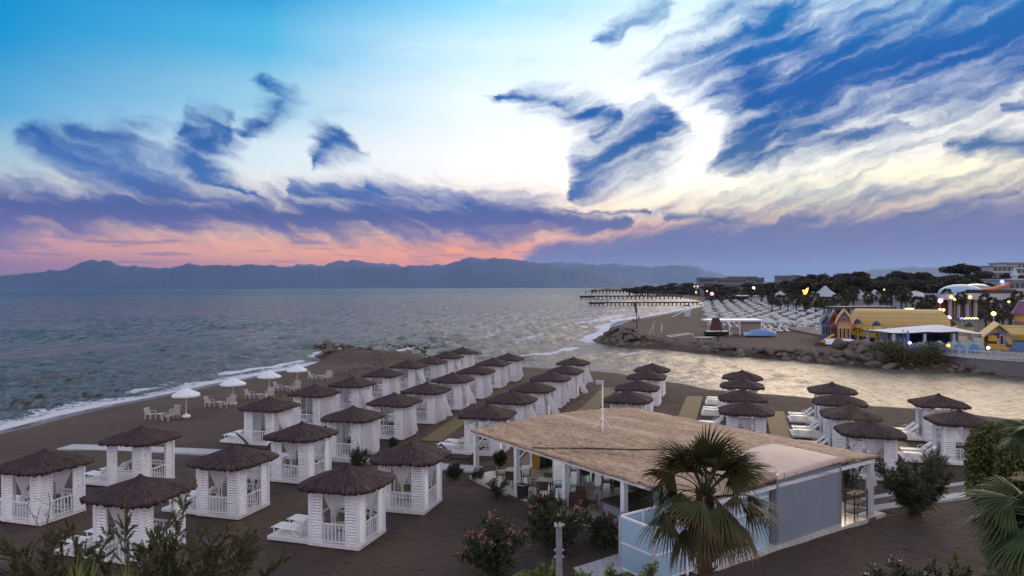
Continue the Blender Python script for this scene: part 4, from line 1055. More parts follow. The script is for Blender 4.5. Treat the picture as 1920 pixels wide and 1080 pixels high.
def grow(rs, stems, h, spread, splay, seg=7, twigs=7, tl=.35, curve=.2, lean=(0, 0)):
    """returns stem polylines and leaf base points/directions"""
    lines = []; P = []; D = []
    for i in range(stems):
        a = rs.uniform(0, 6.283); tilt = spread * rs.uniform(.1, 1); hh = h * rs.uniform(.65, 1.0) * (1 - .25 * tilt)
        p = np.array([rs.normal(0, splay), rs.normal(0, splay), 0.]); d = np.array([math.cos(a) * tilt + lean[0], math.sin(a) * tilt + lean[1], 1.]); d /= np.linalg.norm(d); pts = [p.copy()]
        for k in range(seg):
            d = d + rs.normal(0, curve, 3) * np.array([1, 1, .5]); d /= np.linalg.norm(d); p = p + d * hh / seg; pts.append(p.copy())
            if k >= 1:
                for _ in range(twigs):
                    td = d + rs.normal(0, .75, 3); td[2] += .25; td /= np.linalg.norm(td); ll = tl * rs.uniform(.4, 1.1) * (1.1 - .4 * k / seg); b0 = pts[-2] + (pts[-1] - pts[-2]) * rs.uniform(0, 1)
                    lines.append(([b0, b0 + td * ll * .5 + rs.normal(0, .02, 3), b0 + td * ll], .006, .003)); P.append((b0, td * ll))
        lines.append((pts, .022, .006))
    return lines, P
def shrub(name, label, cat, loc_, h, spread, seed, leaf='oleander', stems=12, L=.16, Wd=.04, per=12, twigs=6, tl=.4, flowers=None, nfl=0, splay=.15, curve=.16, group=None, lean=(0, 0), bark='bark', droop=.1):
    rs = np.random.RandomState(seed); lines, tw = grow(rs, stems, h, spread, splay, twigs=twigs, tl=tl, curve=curve, lean=lean)
    t = thing(name, label, cat, loc_, 0, group); b = MB()
    for pts, r0, r1 in lines:
        m = len(pts); b.tube(pts, [r0 + (r1 - r0) * i / (m - 1) for i in range(m)], 4 if r0 < .02 else 5, False)
    b.build('stem', MT[bark], t)
    P = np.concatenate([np.stack([b0 + d * f for f in rs.uniform(.15, 1.05, per)]) for b0, d in tw]); Dd = np.repeat(np.stack([d / np.linalg.norm(d) for _, d in tw]), per, 0) + rs.normal(0, .55, (len(P), 3))
    V, q = leaves(P, Dd, L, Wd, rs, droop); put('foliage', npmesh('foliage', V, q, MT[leaf]), t)
    if flowers:
        tips = np.stack([b0 + d * 1.05 for b0, d in tw]); sc_ = tips[:, 2] + np.hypot(tips[:, 0], tips[:, 1]) * .9; idx = np.argsort(-sc_)[:nfl * 3]; idx = rs.choice(idx, nfl, replace=False)
        parts = []
        for i in idx:
            n = 14; P2 = tips[i] + rs.normal(0, .035, (n, 3)); parts.append(leaves(P2, rs.normal(0, 1, (n, 3)), .055, .05, rs))
        V, q = merge(parts); put('flowers', npmesh('flowers', V, q, MT[flowers]), t)
    return t
OL = 'flowering oleander bushes'
shrub('oleander_bush', 'large round oleander bush with pink flowers left of the lamp post', 'bush', GG(925, 1078), 2.35, .62, 1, stems=22, per=15, twigs=8, tl=.45, flowers='pink', nfl=55, group=OL)
shrub('oleander_bush', 'oleander bush with few pink flowers directly behind the lamp post', 'bush', GG(1044, 1038), 2.5, .55, 2, stems=18, per=15, twigs=7, tl=.42, flowers='pink', nfl=18, group=OL)
shrub('oleander_bush', 'small pink oleander bush beside the white bar counter', 'bush', GG(1133, 1026), 1.5, .5, 3, stems=12, per=12, twigs=6, tl=.32, flowers='pink', nfl=34, group=OL)
shrub('oleander_bush', 'low oleander bush at the foot of the third terrace post', 'bush', GG(1022, 975), 1.25, .7, 4, stems=14, per=12, twigs=6, tl=.34, flowers='pink', nfl=8, group=OL)
shrub('oleander_bush', 'thin oleander bush near the terrace floor edge by the second post', 'bush', GG(934, 934), 1.3, .35, 5, stems=6, per=9, twigs=4, tl=.3, flowers='pink', nfl=8, group=OL)
shrub('small_shrub', 'small dark round shrub behind the white path near the corner post', 'shrub', GG(938, 872), .75, .5, 6, stems=12, per=12, twigs=6, tl=.25)
shrub('small_shrub', 'small green shrub in front of the white path', 'shrub', GG(852, 898), .85, .5, 7, stems=10, per=9, twigs=5, tl=.28)
shrub('small_shrub', 'sparse leafy shrub in front of the path between two cabanas', 'shrub', GG(673, 876), 1.25, .7, 8, stems=12, per=7, twigs=5, tl=.35)
shrub('small_shrub', 'low green shrub behind the second terrace row cabana', 'shrub', GG(738, 838), .55, .8, 9, stems=8, per=9, twigs=5, tl=.28)
shrub('small_shrub', 'leafless thin planter shrub beside the first terrace post', 'shrub', GG(895, 900), .6, .5, 10, stems=6, per=5, twigs=4, tl=.25)
shrub('leafy_bush', 'tall dark green bush in front of the plum coloured path', 'bush', GG(1713, 966), 3.0, .62, 12, stems=24, per=15, twigs=9, tl=.55, L=.17, leaf='oleander')
shrub('leafy_bush', 'bare branched dark bush behind the kitchen hut', 'bush', GG(1590, 915), 2.3, .5, 13, stems=10, per=4, twigs=6, tl=.45, leaf='oleander')
shrub('leafy_bush', 'half dry bush partly hidden behind the tall green bush', 'bush', GG(1760, 895), 1.6, .5, 14, stems=10, per=6, twigs=6, tl=.4, leaf='feather')
# feathery tamarisk thickets in the lower left corner
def tamarisk(px, D, h, seed, stems, lean, label, sp=.62):
    p = A(px, 1000, D); g0 = gz(p.x, D)
    return shrub('tamarisk_shrub', label, 'shrub', (p.x, D, g0), h, sp, seed, leaf='feather', stems=stems, L=.075, Wd=.016, per=110, twigs=11, tl=.65, curve=.13, lean=lean, group='feathery shrubs in the lower left corner', splay=.3, droop=.0)
tamarisk(205, 17.5, 5.9, 31, 24, (.28, 0), 'large feathery shrub in front of the nearest left cabana')
tamarisk(335, 18.5, 4.9, 32, 14, (.28, 0), 'feathery shrub leaning right towards the open sand')
tamarisk(70, 18, 5.4, 33, 20, (-.15, 0), 'feathery shrub above the stone block at the left corner', .6)
p = A(60, 1000, 19.5)
t = shrub('bare_shrub', 'leafless twiggy shrub rising in front of the leftmost cabana', 'shrub', (A(70, 1000, 19).x, 19, gz(A(70, 1000, 19).x, 19)), 6.8, .45, 34, leaf='feather', stems=11, L=.05, Wd=.012, per=5, twigs=8, tl=.6, curve=.15, splay=.25)
# grass tufts poking up at the bottom edge
def tuft(px, D, py, seed, label, n=46, sp=.35):
    q = A(px, py, D); g0 = gz(q.x, D); rs = np.random.RandomState(seed); b = MB(); h = q.z - g0
    t = thing('grass_tuft', label, 'grass tuft', (q.x, D, g0), 0, 'yellow green blades at the bottom edge')
    MB().tube([(0, 0, 0), (0, 0, h - .75)], [.12, .08], 6).build('stem', MT['bark'], t)
    V = []; Fq = []
    for i in range(n):
        a = rs.uniform(0, 6.28); s = sp * rs.uniform(.3, 1); L_ = h * rs.uniform(.9, 1.04); z0 = h - .8; w = .014; d = np.array([math.cos(a), math.sin(a), 0]); pr = np.array([-math.sin(a), math.cos(a), 0]); o = len(V)
        for k in range(5):
            tt = k / 4; c = d * s * tt ** 1.6 + np.array([0, 0, z0 + (L_ - z0) * tt]); ww = w * (1 - tt * .9); V += [c - pr * ww, c + pr * ww]
        for k in range(4): Fq.append((o + 2 * k, o + 2 * k + 1, o + 2 * k + 3, o + 2 * k + 2))
    put('blades', npmesh('blades', V, Fq, MT['lime']), t)
tuft(140, 15.5, 1048, 1, 'tuft of yellow green blades left at the bottom edge'); tuft(236, 16, 1056, 2, 'tuft of yellow green blades below the feathery shrub'); tuft(165, 15, 1062, 3, 'short tuft of blades between the two taller tufts')
q = A(15, 1028, 19.); g0 = gz(q.x, 19); b = MB()
rs = np.random.RandomState(2); b.lathe((0, 0, 0), [(.8, 0), (.85, 1.2), (.65, q.z - g0 - .55), (.4, q.z - g0 - .3)], 9)
b.v = [(x + rs.normal(0, .05), y + rs.normal(0, .05), z + rs.normal(0, .04)) for x, y, z in b.v]
MT['stone'] = material('pale_rock', (.08, .065, .055), .9, .35, 2.5, .6, 8)
o = b.build('stone_block', MT['stone'], None); o.location = (q.x - .2, 19, g0); tag(o, 'weathered stone block at the lower left corner', 'stone')
# low bright bushes along the bottom
for i, (px, py, D, h_, lf, fl_, lab) in enumerate([(1010, 1062, 23.5, None, 'lime', None, 'bright green bush at the bottom under the large oleander'), (1085, 1072, 23, None, 'lime', None, 'low bright green bush right of the lamp post foot'),
        (1190, 1066, 23.2, None, 'lime', None, 'bright green bush at the foot of the blue panel enclosure'), (1690, 1062, 23.6, None, 'oleander', 'whitefl', 'dark bush with white flowers at the bottom right'),
        (1760, 1066, 23.4, None, 'oleander', 'whitefl', 'second white flowered bush at the bottom right'), (1840, 1050, 22, None, 'oleander', 'whitefl', 'white flowered bush beneath the right palm fronds'), (1905, 1035, 21, None, 'ivy', None, 'dense green bush under the right palm fronds')]):
    q = A(px, py, D); g0 = gz(q.x, D)
    shrub('low_bush', lab, 'bush', (q.x, D, g0), (q.z - g0) * 1.05, .8, 60 + i, leaf=lf, stems=16, L=.13, Wd=.05, per=12, twigs=6, tl=.32, flowers=fl_, nfl=16 if fl_ else 0, splay=.45, group='low bushes along the bottom edge')
# ivy covered hedge tree at the right edge
q = A(1820, 818, 25.5); rs = np.random.RandomState(77); n = 60000
t = thing('ivy_tree', 'dense ivy green tree at the right edge beside the path', 'tree', (A(1952, 900, 25.5).x, 25.5, 0))
cen = rs.uniform(-1, 1, (110, 3)) * np.array([1.5, 1.2, 2.4]) + np.array([0, 0, 3.0]); cen[:, 2] = np.clip(cen[:, 2] * .42 + 2.75, 2.9, 4.9); cen[:, 0] *= 1.15
ci = rs.randint(0, 110, n); dd = rs.normal(0, 1, (n, 3)); dd /= np.linalg.norm(dd, axis=1, keepdims=True); P = cen[ci] + dd * (.46 + .2 * rs.uniform(0, 1, (n, 1)))
V, q_ = leaves(P, dd + rs.normal(0, .6, (n, 3)), .15, .11, rs, .2); put('crown', npmesh('crown', V, q_, MT['ivy']), t)
MB().tube([(0, 0, 0), (.1, 0, 2), (0, .1, 4.4)], [.22, .18, .08], 8).build('trunk', MT['bark'], t)
# ---- fan palms
def frondmat(name, a, b_, tipc):
    def fn(T, co, b, c):
        at = T.n.new('ShaderNodeAttribute'); at.attribute_name = 'tip'
        oi = T.n.new('ShaderNodeObjectInfo').outputs['Random']
        c = T.mix(T.m('ADD', T.m('MULTIPLY', T.noise(co, 5, 3, .6), .7), T.m('MULTIPLY', oi, .35), clamp=True), a, b_)
        b.inputs['Roughness'].default_value = .6; b.inputs['Specular IOR Level'].default_value = .25
        return T.mix(T.mr(at.outputs['Fac'], .45, 1.05, 0, .85), c, tipc)
    return material(name, a, .5, fn=fn)
MT['frond'] = frondmat('palm_frond', (.014, .020, .006), (.062, .064, .020), (.10, .058, .024)); MT['dryfrond'] = frondmat('dry_palm_frond', (.045, .026, .012), (.12, .065, .030), (.16, .095, .05))
MT['frond_g'] = frondmat('green_palm_frond', (.012, .024, .006), (.055, .085, .022), (.075, .085, .03))
MT['palm_bark'] = material('palm_bark', (.05, .034, .024), .95, .4, 8, .8, 20)
def frond(rs, az_, elv, plen, R0, droop, nseg=44):
    """petiole + corrugated fan blade with drooping split tips; returns numpy mesh"""
    d = np.array([math.cos(az_) * math.cos(elv), math.sin(az_) * math.cos(elv), math.sin(elv)]); up = np.array([0, 0, 1.])
    pts = []; p = np.zeros(3); dc = d.copy()
    for k in range(7):
        pts.append(p.copy()); p = p + dc * plen / 6; dc = dc + np.array([0, 0, -.06 * (1 + droop)]); dc /= np.linalg.norm(dc)
    side = np.cross(dc, up); side /= np.linalg.norm(side) + 1e-9; nrm = np.cross(side, dc)
    roll = rs.normal(0, .35); side, nrm = side * math.cos(roll) + nrm * math.sin(roll), nrm * math.cos(roll) - side * math.sin(roll)
    V = []; Fq = []; tip = []
    for k in range(7):
        w = .028 * (1 - .5 * k / 6); V += [pts[k] - side * w, pts[k] + side * w, pts[k] + side * w - nrm * .02, pts[k] - side * w - nrm * .02]; tip += [0] * 4
    for k in range(6):
        for j in range(4): Fq.append((4 * k + j, 4 * k + (j + 1) % 4, 4 * k + 4 + (j + 1) % 4, 4 * k + 4 + j))
    hub = pts[-1]; m = 8
    for s in range(nseg):
        th = (s / (nseg - 1) - .5) * 2 * R(74); ln = R0 * (1 - .12 * abs(th / R(74)) ** 1.5) * rs.uniform(.9, 1.06)
        dv = dc * math.cos(th) + side * math.sin(th); cup = .55 * abs(math.sin(th)) ; dv = dv - nrm * (cup * (.6 + .5 * droop) + (.035 if s % 2 else -.035)); dv /= np.linalg.norm(dv)
        pr = np.cross(dv, nrm); pr /= np.linalg.norm(pr); hw = R0 * .5 * R(74) * 2 / nseg * .9
        o = len(V); q = hub.copy(); vd = dv.copy(); tw = rs.normal(0, .12)
        for k in range(m):
            t = k / (m - 1); w = hw * (min(t / .34, 1) ** .9) * (1 if t < .36 else max(.04, 1 - (t - .36) / .64) ** .9)
            pv = pr * math.cos(tw * t) + nrm * math.sin(tw * t)
            V += [q - pv * w, q + pv * w]; tip += [t, t]
            q = q + vd * ln / (m - 1); g = (.03 + .40 * max(0, t - .30) * (1 + droop * 1.5)) ; vd = vd + np.array([0, 0, -g]) + rs.normal(0, .05, 3) * t; vd /= np.linalg.norm(vd)
        for k in range(m - 1): Fq.append((o + 2 * k, o + 2 * k + 1, o + 2 * k + 3, o + 2 * k + 2))
    return np.array(V), np.array(Fq), tip
def palm(label, loc_, hcrown, seed, fronds, mat='frond', trunk=.17, rz0=0., group='fan palms in the foreground'):
    rs = np.random.RandomState(seed); t = thing('fan_palm', label, 'palm tree', loc_, rz0, group)
    b = MB(); m = 26; pts = []; rad = []
    for i in range(m): z = hcrown * i / (m - 1); pts.append((.05 * math.sin(z), .04 * math.cos(z * 1.3), z)); rad.append(trunk * (1.25 - .3 * i / m) * (1 + (.16 if i % 2 else -.05)))
    b.tube(pts, rad, 12)
    for i in range(150):                 # stubs of old leaf bases
        z = hcrown * (1 - rs.uniform(0, 1) ** 1.6 * .75); a = rs.uniform(0, 6.28); r_ = trunk * 1.0; L_ = rs.uniform(.08, .22)
        b.beam((math.cos(a) * r_, math.sin(a) * r_, z), (math.cos(a) * (r_ + L_ * .7), math.sin(a) * (r_ + L_ * .7), z + L_ * .8), .05, .02)
    b.build('trunk', MT['palm_bark'], t)
    for i, (a, e, pl_, r0, dr, mt_) in enumerate(fronds):
        V, q, tp = frond(rs, a, e, pl_, r0, dr); me = npmesh('frond', V, q, MT[mt_]); attr(me, 'tip', tp); o = put('frond', me, t); o.location = (0, 0, hcrown - .1 + .12 * math.sin(i * 2.1))
    return t
pc = A(1322, 925, 18.); g0 = gz(pc.x, 18)
rs = np.random.RandomState(19); fr_ = []
for i in range(13): fr_.append((i * 2.4 + .3, R(rs.uniform(48, 80)), rs.uniform(.8, 1.0), rs.uniform(1.05, 1.25), .3, 'frond'))
for i in range(13): fr_.append((i * 2.4 + 1.1, R(rs.uniform(10, 40)), rs.uniform(.95, 1.25), rs.uniform(1.05, 1.2), .8, 'frond'))
for i in range(11): fr_.append((i * 2.4 + 2.0, R(rs.uniform(-25, 5)), rs.uniform(.9, 1.1), rs.uniform(1.0, 1.15), 1.1, 'frond' if i % 4 else 'dryfrond'))
for i in range(9): fr_.append((i * 2.4 + .9, R(rs.uniform(-62, -38)), rs.uniform(.6, .8), rs.uniform(.95, 1.15), 1.3, 'dryfrond' if i % 3 == 0 else 'frond'))
palm('tall shaggy fan palm standing in front of the bar roof', (pc.x, 18, g0), pc.z - g0, 5, fr_)
pc = A(1948, 960, 14.5); g0 = gz(pc.x, 14.5); fr_ = []
for i in range(12): fr_.append((math.pi + (i - 5.5) * .33, R(rs.uniform(-12, 38)), rs.uniform(.4, .8), rs.uniform(1.05, 1.25), .6, 'frond_g'))
for i in range(9): fr_.append((math.pi + (i - 4) * .5, R(rs.uniform(-60, -18)), rs.uniform(.4, .7), 1.15, 1., 'dryfrond' if i % 2 else 'frond_g'))
for i in range(8): fr_.append((i * .8, R(rs.uniform(30, 70)), .7, .95, .4, 'frond_g'))
palm('green fan palm reaching in from the right edge', (pc.x, 14.5, g0), pc.z - g0, 6, fr_)
pc = A(1965, 812, 21.); g0 = gz(pc.x, 21); fr_ = [(math.pi + (i - 4) * .45, R(rs.uniform(5, 45)), .6, .9, .5, 'frond_g') for i in range(9)] + [(i * .9, R(40), .6, .9, .5, 'frond_g') for i in range(6)]
palm('fan palm whose pale blades show above the ivy tree', (pc.x, 21, g0), pc.z - g0, 7, fr_)
# ------------------------------------------------------------------ rocks
def ico(sub=2):
    import bmesh
    bm = bmesh.new(); bmesh.ops.create_icosphere(bm, subdivisions=sub, radius=1); V = np.array([v.co[:] for v in bm.verts]); Fq = np.array([[v.index for v in f.verts] for f in bm.faces]); bm.free(); return V, Fq
IV, IF = ico(2)
def rockfn(T, co, b, c):
    rn = T.n.new('ShaderNodeObjectInfo').outputs['Random']
    n = T.noise(co, 2.2, 5, .65); c = T.mix(n, (.065, .050, .042), (.21, .175, .15)); c = T.mix(T.m('MULTIPLY', rn, .5), c, (.16, .13, .11))
    n3 = T.noise(co, 1.3, 3, .5); c = T.mix(T.mr(n3, .55, .7, 0, .6), c, (.085, .085, .045)); T.l.new(T.bump(T.noise(co, 5, 4, .7), .9, .12), b.inputs['Normal']); return c
MT['rock'] = material('breakwater_rock', (.2, .17, .15), .9, fn=rockfn)
rock_me = []
for k in range(8):
    rs = np.random.RandomState(100 + k); V = IV.copy()
    for _ in range(9):
        nrm = rs.normal(0, 1, 3); nrm /= np.linalg.norm(nrm); dd = V @ nrm; c = rs.uniform(.45, .8); V = V - np.outer(np.maximum(dd - c, 0) * .9, nrm)
    V = V * np.array([1.0, rs.uniform(.6, .85), rs.uniform(.5, .75)]) + rs.normal(0, .03, V.shape); rock_me.append(npmesh('rock', V, IF, MT['rock']))
def rocks(lo_px, count, seed, wid, ht, size, label, group, zb=SEA - .15, far=True):
    """boulders heaped along a shore line given by photo pixels at the water's edge"""
    rs = np.random.RandomState(seed); P = [Vector(Pw(*p) + (0,)) for p in lo_px]
    L = [0]
    for a, b in zip(P[:-1], P[1:]): L.append(L[-1] + (b - a).length)
    for i in range(count):
        s = L[-1] * ((i + rs.uniform(0, 1)) / count); k = max(j for j in range(len(L) - 1) if L[j] <= s); f = (s - L[k]) / (L[k + 1] - L[k]); p = P[k].lerp(P[k + 1], f)
        d = (P[k + 1] - P[k]).normalized(); n_ = Vector((-d.y, d.x, 0)); n_ = n_ if n_.y > 0 else -n_
        W_ = wid(s / L[-1]) if callable(wid) else wid; H_ = ht(s / L[-1]) if callable(ht) else ht
        t = rs.uniform(0, 1) ** .8; q = p + n_ * (W_ * t); z = zb + H_ * min(1, t * 1.8) * rs.uniform(.75, 1.1)
        o = put('rock', rock_me[rs.randint(8)], None, (q.x, q.y, z)); sc_ = size * rs.uniform(.55, 1.35); o.scale = (sc_ * rs.uniform(.85, 1.3), sc_, sc_ * rs.uniform(.8, 1.2)); o.rotation_euler = (rs.uniform(-.5, .5), rs.uniform(-.5, .5), rs.uniform(0, 6.28))
        tag(o, label, 'rock', group)
rocks([(590, 671), (604, 673), (625, 677), (655, 675), (696, 668)], 100, 1, lambda s: 5.5 + 3 * s, lambda s: .8 + 1.5 * min(1, s * 1.6), .62, 'brown boulder in the small jetty heap at the end of the near beach', 'boulders of the near jetty')
rocks([(655, 675), (700, 670), (740, 672), (790, 674)], 34, 5, 6., 1.9, .42, 'lone boulder on the dark mound beside the near jetty', 'boulders of the near mound')
rocks([(1116, 640), (1160, 650), (1200, 652), (1250, 655)], 92, 2, lambda s: 4.5 + 2 * s, lambda s: 1.6 + 1.7 * math.sin(math.pi * min(1, .15 + s)), 1.05, 'dark boulder piled in the breakwater tip across the lagoon', 'boulders of the breakwater tip')
rocks([(1262, 656), (1350, 667), (1450, 674), (1545, 682)], 74, 3, 4.5, 1.5, .85, 'boulder along the far lagoon bank right of the gangway', 'boulders along the lagoon bank')
rocks([(1545, 682), (1600, 687), (1665, 692)], 54, 4, 7.5, 2.9, 1.05, 'pale boulder heaped on the far bank below the zigzag fence', 'pale boulders on the far bank')
rocks([(1665, 692), (1760, 697), (1850, 702), (1935, 706)], 26, 6, 2.2, .9, .7, 'pale boulder at the foot of the retaining wall', 'boulders under the retaining wall')
# ------------------------------------------------------------------ gangway, piers
t = thing('gangway', 'white sloping gangway with handrails over the breakwater', 'gangway', G(1262, 640, 1.0))
a, b_ = A(1248, 641, 138) - t.location, A(1296, 634, 146) - t.location
MB().beam(a, b_, 3., .12).build('deck', MT['panel'], t)
pb = MB(); q_ = a - Vector((0, 0, 1.3)); pb.box((q_.x + .8, q_.y, q_.z), (2.6, 2.6, 2.5)); pb.build('footing', MT['white_wood'], t)
for s in (-1.4, 1.4):
    r_ = MB(); o_ = Vector((0, s, 0)); r_.tube([a + o_, a + o_ + Vector((0, 0, 1)), b_ + o_ + Vector((0, 0, 1)), b_ + o_], .07, 6); r_.build('handrail', MT['white'], t)
def pier(x0, x1, py, label, n, hut=(), dz=1.3, wd=3.):
    p0 = Pw(x0, py); D = p0[1]; X0 = p0[0]; X1 = Pw(x1, py)[0]; t = thing('pier', label, 'pier', (X0, D, SEA), 0, 'piers along the far coast'); L = X1 - X0; k = D / 1333
    H = max(dz, 5.5 * k)
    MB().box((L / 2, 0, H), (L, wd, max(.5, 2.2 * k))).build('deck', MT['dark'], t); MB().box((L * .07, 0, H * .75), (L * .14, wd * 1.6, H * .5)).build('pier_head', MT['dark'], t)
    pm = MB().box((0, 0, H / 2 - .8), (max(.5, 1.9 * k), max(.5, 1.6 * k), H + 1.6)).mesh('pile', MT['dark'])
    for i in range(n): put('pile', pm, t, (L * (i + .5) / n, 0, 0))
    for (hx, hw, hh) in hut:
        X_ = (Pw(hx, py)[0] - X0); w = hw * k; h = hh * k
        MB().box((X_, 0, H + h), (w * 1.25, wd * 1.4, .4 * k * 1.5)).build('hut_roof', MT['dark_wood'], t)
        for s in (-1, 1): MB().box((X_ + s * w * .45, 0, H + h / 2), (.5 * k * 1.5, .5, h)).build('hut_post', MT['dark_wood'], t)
    return t
pier(1104, 1318, 573, 'nearest long wooden pier reaching left into the sea', 27, [(1113, 12, 8), (1133, 14, 5)])
pier(1137, 1104, 573.5, 'stubby pier head platform under the nearest pier', 4) if False else None
pier(1087, 1290, 561, 'second wooden pier with an open hut near its end', 25, [(1104, 13, 9), (1136, 9, 12)])
pier(1190, 1255, 554.5, 'third short pier close to the curved shore', 14)
pier(1108, 1190, 550, 'farthest dark pier with a low broad roof', 12, [(1130, 28, 4)])
# ------------------------------------------------------------------ people and small beach things
MT['cloth_dark'] = material('dark_clothing', (.02, .02, .03), .9); MT['skin'] = material('skin', (.25, .14, .10), .6)
def person(loc_, pose, label, rz=0., h=1.75):
    """one skinned body"""
    k = h / 1.75; sit = pose == 'sit'
    pel = (0, 0, .95 if not sit else .22)
    V = [pel, (0, 0, pel[2] + .28), (0, .02, pel[2] + .50), (0, .03, pel[2] + .60), (0, .05, pel[2] + .74)]; Rr = [.14, .13, .16, .06, .10]; E = [(0, 1), (1, 2), (2, 3), (3, 4)]
    for s in (-1, 1):
        o = len(V)
        if sit: V += [(s * .11, .05, .2), (s * .14, .42, .45), (s * .14, .62, .06), (s * .14, .75, .05)]
        else: V += [(s * .09, 0, .88), (s * .12, .06 * s, .48), (s * .13, -.02 + .05 * s, .07), (s * .14, .14, .04)]
        Rr += [.10, .075, .05, .04]; E += [(0, o), (o, o + 1), (o + 1, o + 2), (o + 2, o + 3)]
        o = len(V); sh = pel[2] + .46; V += [(s * .19, .02, sh), (s * .26, .02, sh - .27), (s * .24, .16, sh - .48), (s * .23, .2, sh - .56)]; Rr += [.06, .045, .035, .03]; E += [(2, o), (o, o + 1), (o + 1, o + 2), (o + 2, o + 3)]
    me = bpy.data.meshes.new('person'); me.from_pydata([tuple(c * k for c in v) for v in V], E, []); o = put('person', me, None, loc_, rz); md = o.modifiers.new('skin', 'SKIN')
    for i, r in enumerate(Rr): me.skin_vertices[0].data[i].radius = (r * k, r * k * .85)
    me.skin_vertices[0].data[0].use_root = True; sb = o.modifiers.new('sub', 'SUBSURF'); sb.levels = 1; sb.render_levels = 1; me.materials.append(MT['cloth_dark']); return tag(o, label, 'person')
person(GG(1188, 603), 'sit', 'person in dark clothes sitting at the water line near the mast', .6)
def skinv(*a): pass
person(GG(1198, 603), 'stand', 'person in dark clothes standing right of the mast by the water', 2.8)
person(GG(1193, 604), 'sit', 'second seated person in dark clothes at the foot of the mast', 1.2)
person(GG(1168, 622), 'sit', 'person sitting alone behind the breakwater boulders', 2.)
person(GG(1347, 640), 'stand', 'person in dark blue beside the surfboard on the far beach', .4)
p = GG(1194, 627); t = thing('beach_mast', 'tall mast with a furled dark flag behind the breakwater boulders', 'mast', p)
k = p.y / 1333; MB().tube([(0, 0, 0), (0, 0, 66 * k)], [.13, .06], 6).build('pole', MT['dark_wood'], t)
fl_ = MB()
for i in range(6): fl_.lathe((-.12 * i * .5 - .2 + .1 * math.sin(i), 0, 43 * k + i * .35), [(.08, -.3), (.2, 0), (.08, .3)], 6, 1, .4)
fl_.build('flag', MT['cloth_dark'], t)
p = GG(1240, 624); t = thing('beach_flag', 'yellow beach flag on a short pole behind the breakwater', 'flag', p); k = p.y / 1333
MB().tube([(0, 0, 0), (0, 0, 17 * k)], .07, 6).build('pole', MT['white_wood'], t); MT['yellow'] = material('yellow_cloth', (.65, .40, .04), .7)
MB().extr([(0, 0), (.42, -.25), (.35, -.9), (.5, -1.5), (.1, -1.3)], (0, 0, 16.5 * k), (1, 0, 0), (0, 0, 1), (0, .04, 0)).build('cloth', MT['yellow'], t)
p = GG(1217, 627); t = thing('volleyball_posts', 'thin leaning poles standing on the far beach sand', 'poles', p)
MB().tube([(0, 0, 0), (1.3, 0, 2.8)], .05, 5).build('pole', MT['white_wood'], t); MB().tube([(1.0, .3, 0), (1.0, .3, 2.0)], .04, 5).build('pole', MT['white_wood'], t)
p = GG(1290, 594); k = p.y / 1333; t = thing('lifeguard_tower', 'white lifeguard tower with a panel front on the far beach', 'lifeguard tower', p)
MB().box((0, 0, 4.8 * k), (9 * k, .8, 9.6 * k)).build('front_panel', MT['panel'], t)
for s in (-1, 1):
    for yy in (0, 1.6): MB().box((s * 4.5 * k, yy, 10 * k), (.14, .14, 20 * k)).build('leg', MT['white'], t)
MB().box((0, .8, 11.5 * k), (9 * k, 1.7, .15)).build('floor', MT['white'], t); MB().add([(-5.5 * k, -.2, 20 * k), (5.5 * k, -.2, 20 * k), (5.5 * k, 1.8, 20 * k), (-5.5 * k, 1.8, 20 * k), (0, .8, 23 * k)], [(0, 1, 4), (1, 2, 4), (2, 3, 4), (3, 0, 4), (0, 3, 2, 1)]).build('roof', MT['cloth_dark'], t)
p = GG(1268, 594); t = thing('beach_slide', 'long pale plank leaning on the sand beside the lifeguard tower', 'plank', p); MB().beam((-1.3, 0, .1), (3.2, 1.5, 2.0), .5, .12).build('board', MT['white'], t)
# boat shed with boat, covered boat, sailing dinghy
p0, p1 = GG(1330, 629), GG(1428, 629); D = p0.y; k = D / 1333; t = thing('boat_shelter', 'white flat roofed boat shelter with a beige wall panel', 'shelter', p0); Lx = p1.x - p0.x
MB().box((Lx / 2, 2., 28 * k), (Lx + 1, 5.5, .35)).build('roof', MT['white'], t)
for xx in (0.1, .38, .58, 1.0):
    for yy in (-.4, 4.4): MB().box((Lx * xx, yy, 14 * k), (.18, .18, 28 * k)).build('post', MT['white'], t)
MT['beige'] = material('beige_board', (.30, .24, .19), .8, .08, 2)
MB().box((Lx * .79, .2, 14.5 * k), (Lx * .42, .1, 22 * k)).build('wall_panel', MT['beige'], t)
def hull(L, w, h, n=14):
    V = []; Fq = []
    for i in range(n + 1):
        t_ = i / n; ww = w * math.sin(math.pi * min(1, .18 + t_ * .82)) ** .6 * .5; z1 = h * (1 + .25 * t_ ** 2)
        for a, zz in ((-1, z1), (-.8, h * .4), (0, 0 + .3 * h * t_ ** 4), (.8, h * .4), (1, z1)): V.append((L * (t_ - .5), ww * a, zz))
    for i in range(n):
        for j in range(4): a = i * 5 + j; Fq.append((a, a + 5, a + 6, a + 1))
        Fq.append((i * 5, i * 5 + 4, i * 5 + 9, i * 5 + 5))
    Fq.append((0, 1, 2, 3, 4)); return MB().add(V, Fq)
p = GG(1344, 630); t = thing('motor_boat', 'small dark hulled motor boat parked under the shelter', 'boat', p)
hull(5., 2., .9).build('hull', MT['dark'], t); MB().box((0, 0, 1.0), (4.2, 1.6, .18)).build('deck', MT['white'], t)
MT['maroon'] = material('maroon_sail', (.08, .03, .02), .8); MB().extr([(-1.4, 0), (-.9, 2.6), (.5, 2.6), (1.3, 0)], (0, 0, 1.1), (1, 0, 0), (0, 0, 1), (0, .08, 0)).build('folded_sail', MT['maroon'], t)
p = GG(1385, 629); t = thing('beach_roller', 'row of stored kayaks in front of the beige panel', 'kayaks', p)
